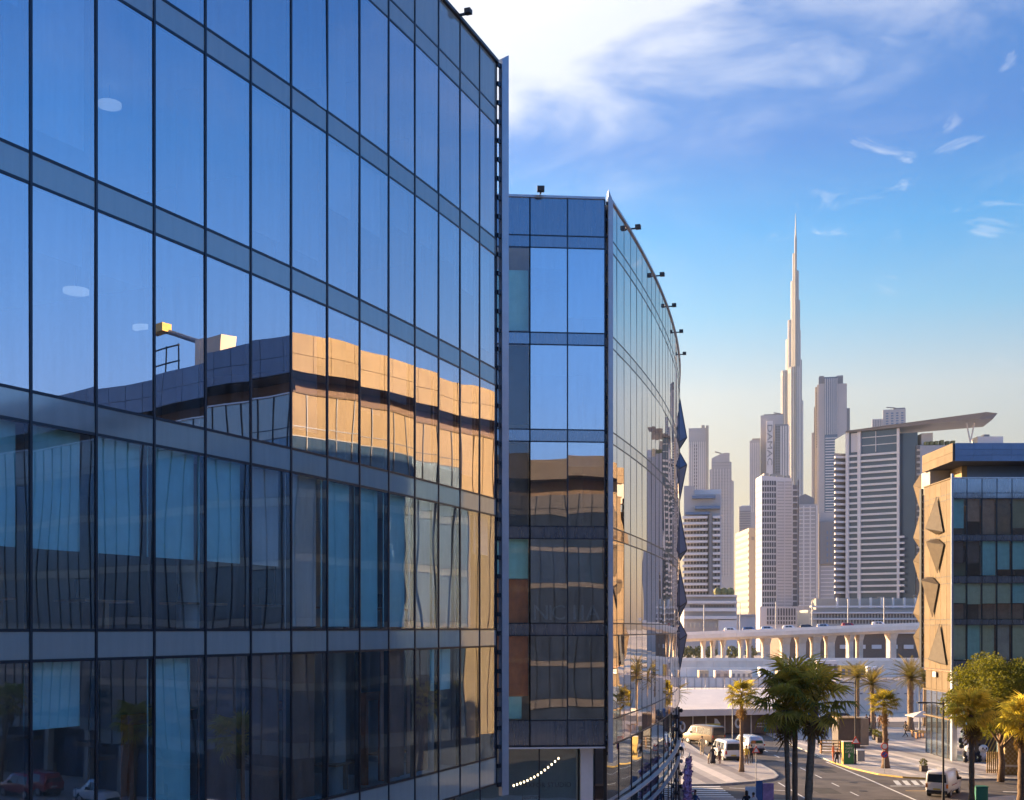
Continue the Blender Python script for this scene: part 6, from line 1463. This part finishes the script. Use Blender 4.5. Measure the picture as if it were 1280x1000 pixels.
# ------------------------------------------------------------------ people
def person(label, x, y, rz, shirt='shirt_blue', legs='cloth_dark', z=ZP, stride=0.12, arms=0.16, hgt=1.75, robe=None, seated=False, hair='hair', bend=0.0, long_hair=False, group=None):
    t = thing('person', label, 'person', (x, y, z), rz, group); s_ = hgt / 1.75
    P = {}; bm_v = []; bm_e = []; rad = []
    def v(n, p, r): P[n] = len(bm_v); bm_v.append(Vector(p) * s_); rad.append(r * s_); return n
    def e(a, b): bm_e.append((P[a], P[b]))
    hip = .93; lz = 0
    if seated: hip = .50
    v('pelvis', (0, 0, hip + .03), .135); v('waist', (0, -.01 - bend * .1, hip + .20), .125); v('chest', (0, -bend * .3, hip + .40), .155); v('neck', (0, -.01 - bend * .45, hip + .56), .06); v('head0', (0, -.03 - bend * .5, hip + .64), .082); v('head', (0, -.03 - bend * .55, hip + .76), .088)
    for a, b in (('pelvis', 'waist'), ('waist', 'chest'), ('chest', 'neck'), ('neck', 'head0'), ('head0', 'head')): e(a, b)
    for s, nm in ((1, 'r'), (-1, 'l')):
        st_ = stride * s
        v(nm + 'hip', (s * .09, 0, hip - .05), .10)
        if seated: v(nm + 'knee', (s * .12, -.42, .47), .068); v(nm + 'ankle', (s * .12, -.44, .09), .045); v(nm + 'toe', (s * .13, -.62, .035), .036)
        else: v(nm + 'knee', (s * .10, -.03 - st_ * .4, .49), .064); v(nm + 'ankle', (s * .10, .02 + st_, .085), .043); v(nm + 'toe', (s * .115, -.16 + st_, .035), .036)
        e('pelvis', nm + 'hip'); e(nm + 'hip', nm + 'knee'); e(nm + 'knee', nm + 'ankle'); e(nm + 'ankle', nm + 'toe')
        v(nm + 'sh', (s * .18, -bend * .35, hip + .47), .068); v(nm + 'el', (s * (.23 + arms * .3), .03 + st_ * .5 - bend * .5, hip + .20), .048); v(nm + 'wr', (s * (.22 + arms * .4), -.07 - st_ * .6 - bend * .6, hip - .03), .032); v(nm + 'ha', (s * (.22 + arms * .4), -.10 - st_ * .6 - bend * .6, hip - .11), .036)
        e('chest', nm + 'sh'); e(nm + 'sh', nm + 'el'); e(nm + 'el', nm + 'wr'); e(nm + 'wr', nm + 'ha')
        for f in range(5):
            fx = (-.03 + .015 * f) if f < 4 else 0.0
            fn = '%sf%d' % (nm, f); ln = (.075, .085, .09, .08, .05)[f]; hx = s * (.22 + arms * .4)
            v(fn, (hx + (0 if f == 4 else .004 * s), -.10 - st_ * .6 - bend * .6 + (fx if f < 4 else -.045), hip - .11 - ln), .008); e(nm + 'ha', fn)
    me = bpy.data.meshes.new('body'); me.from_pydata(bm_v, bm_e, [])
    b = bmesh.new(); b.from_mesh(me); b.verts.ensure_lookup_table(); sk = b.verts.layers.skin.verify()
    for i, vv in enumerate(b.verts): vv[sk].radius = (rad[i], rad[i] * (.74 if i in (P['chest'], P['waist'], P['pelvis']) else 1.0)); vv[sk].use_root = (i == 0)
    b.to_mesh(me); b.free()
    o = bpy.data.objects.new('body', me); col.objects.link(o); o.modifiers.new('skin', 'SKIN'); sd_ = o.modifiers.new('sub', 'SUBSURF'); sd_.levels = 1; sd_.render_levels = 1
    bpy.context.view_layer.update()
    m2 = bpy.data.meshes.new_from_object(o.evaluated_get(bpy.context.evaluated_depsgraph_get())); bpy.data.objects.remove(o)
    for k_ in ('skin', shirt, legs, 'shoe'): m2.materials.append(MAT[k_])
    for p_ in m2.polygons:
        c = p_.center / s_; r2 = abs(c.x)
        if c.z > hip + .535: k_ = 0
        elif c.z < .075: k_ = 3
        elif c.z < hip + .02 and r2 < .20: k_ = 2
        elif r2 > .19 and c.z < hip + .03: k_ = 0
        else: k_ = 1
        p_.material_index = k_; p_.use_smooth = True
    bo = link('body', m2, t)
    hd = Vector((0, -.03 - bend * .55, hip + .735)) * s_
    hm_ = MB().ball(hd + Vector((0, .02, .035)) * s_, .098 * s_, .106 * s_, .098 * s_, 10, 7)
    if long_hair: hm_.ball(hd + Vector((0, .06, -.12)) * s_, .10 * s_, .07 * s_, .17 * s_, 8, 6)
    hm_.build('hair', hair, bo, smooth=True)
    fm = MB(); fm.ball(hd + Vector((0, -.105, -.015)) * s_, .014 * s_, .022 * s_, .022 * s_, 6, 5)
    for s in (1, -1): fm.ball(hd + Vector((s * .092, .0, -.01)) * s_, .012 * s_, .025 * s_, .034 * s_, 6, 5)
    fm.build('face_feature', 'skin', bo)
    em = MB()
    for s in (1, -1): em.ball(hd + Vector((s * .034, -.088, .005)) * s_, .011 * s_, .008 * s_, .007 * s_, 6, 4)
    em.box(-.024 * s_, hd.y - .093 * s_, hd.z - .062 * s_, .024 * s_, hd.y - .08 * s_, hd.z - .055 * s_); em.build('eyes_and_mouth', 'hair', bo, kind='stuff')
    if robe:
        rb = MB(); rb.tube([(0, .0, hip * s_ + .25 * s_), (0, 0, .5 * s_), (0, .02, .12 * s_)], [.17 * s_, .24 * s_, .30 * s_], 14); rb.build('robe', robe, bo, smooth=True)
    return t
def pp(px, py): q = G(px, py, ZP); return q.x, q.y
person('man in pale blue shirt and dark trousers standing alone on the striped plaza', *pp(852.5, 947.5), R(20), 'shirt_blue', 'cloth_dark', stride=.07)
person('man in tan clothes with dark hair facing away near the bronze car', *pp(877.5, 944), R(170), 'shirt_tan', 'shirt_tan', stride=.05, hgt=1.85)
person('woman in black robe, frontmost of the group beside the minibus', *pp(891, 955.5), R(160), 'cloth_dark', 'cloth_dark', robe='cloth_dark', stride=.03, long_hair=True, hgt=1.68)
person('crouching child in tan at the left of the group beside the minibus', *pp(885.5, 955), R(100), 'shirt_tan', 'cloth_brown', stride=.05, hgt=1.05, bend=.3)
person('woman in dark dress at the right of the group beside the minibus', *pp(900, 955), R(200), 'cloth_dark', 'cloth_maroon', stride=.05, hgt=1.4, long_hair=True)
person('person in white top standing close to the flank of the minibus', *pp(899, 951), R(220), 'shirt_white', 'cloth_dark', stride=.05, hgt=1.6)
person('person in yellow shirt right of the lone palm trunk', *pp(933, 956), R(150), 'shirt_yellow', 'cloth_brown', stride=.12)
person('person dressed in black beside the one in yellow', *pp(939, 955), R(190), 'cloth_dark', 'cloth_dark', stride=.06, robe=None)
person('worker in orange overalls standing at the kerb left of the green kiosk', *pp(1041.5, 953), R(60), 'orange', 'orange', stride=.05)
person('dark figure sitting on the kerb next to the orange worker', *pp(1046.5, 954), R(-20), 'cloth_dark', 'cloth_dark', seated=True)
person('person in black walking across the bright right plaza towards the cafe', *pp(1132, 921), R(-70), 'cloth_dark', 'cloth_dark', stride=.22)
person('person in yellow jacket beyond the brown cabin', *pp(1079.5, 918), R(-30), 'shirt_yellow', 'cloth_dark', stride=.05)
for i, (px, lb) in enumerate(((1083, 'leftmost dark figure among those gathered behind the pale date palm'), (1087, 'dark figure second among those gathered behind the pale date palm'), (1094, 'dark figure right of the pale date palm trunk'), (1099, 'rightmost dark figure of the gathering behind the date palm'))):
    person(lb, *pp(px, 911 + i % 2), R(40 * i), 'cloth_maroon' if i % 2 else 'cloth_dark', 'cloth_dark', stride=.06, group='people gathered behind the date palms')
person('person in blue shirt at the bottom edge beside the striped crossing', 11.95, 78.2, R(-60), 'paint_blue', 'cloth_dark', stride=.2, hgt=1.8)
person('dark haired person at the bottom edge, left of a close pair', 15.25, 78.0, R(170), 'cloth_dark', 'cloth_dark', hgt=1.78, long_hair=True)
person('dark haired person at the bottom edge, right of a close pair', 15.62, 77.6, R(190), 'shirt_white', 'cloth_dark', hgt=1.72)
t = thing('white_placard', 'white placard on a stand behind the close pair at the bottom edge', 'placard', (16.0, 80.5, ZP)); MB().box(-.35, -.03, .7, .35, .03, 1.75).build('board', 'white', t); MB().box(-.03, -.02, 0, .03, .02, .7).build('stand', 'pole_grey', t)

# what the lower panes of the near block mirror: cars, palms and a canopy across the street, beyond the frame
for i, (s0, pm, lb) in enumerate(((2.0, 'paint_silver', 'silver car parked across the street, mirrored low in the near block'), (9.0, 'paint_black', 'black car parked across the street, mirrored low in the near block'), (16.5, 'paint_white', 'white car parked across the street, mirrored low in the near block'), (25.0, 'paint_red', 'red car parked across the street, mirrored low in the near block'))):
    q = FP(s0, 7.0); vehicle('parked_car', lb, 'car', (q.x, q.y, ZP), R(-107), SUV, pm, (0.95, 3.75), 0.37, [(0.75, 1.75, 0.05, 0.88, 0.0), (1.82, 2.9, 0.05, 0.88, 0.3)], (0.66, 0.58, 1.08, 1.38), tail=(0.85, 1.02))
for i, (s0, d0, lb) in enumerate(((4.0, 4.0, 'kerbside fan palm mirrored under the golden facade'), (18.0, 4.2, 'kerbside fan palm mirrored midway along the dark facade'), (36.0, 4.0, 'kerbside fan palm mirrored farthest along the dark facade'), (-4.0, -16.0, 'kerbside fan palm mirrored by the lit end of the golden facade'))):
    q = FP(s0, d0); palm('fan_palm', lb, (q.x, q.y, ZP), 5.2 + 0.5 * i, 0.2, 0.17, 30, 1.2, FAN, (78, -45), 4, (0, 0), seed=40 + i)
t = thing('round_canopy', 'pale round canopy mirrored at the foot of the near block', 'canopy', (15.5, 33.0, ZP))
MB().tube([(0, 0, 0), (0, 0, 5.0)], 0.12, 10).build('pole', 'pole_grey', t); MB().tube([(0, 0, 4.9), (0, 0, 5.05), (0, 0, 5.5)], [3.6, 3.65, 0.3], 28).build('canopy', 'canvas', t)
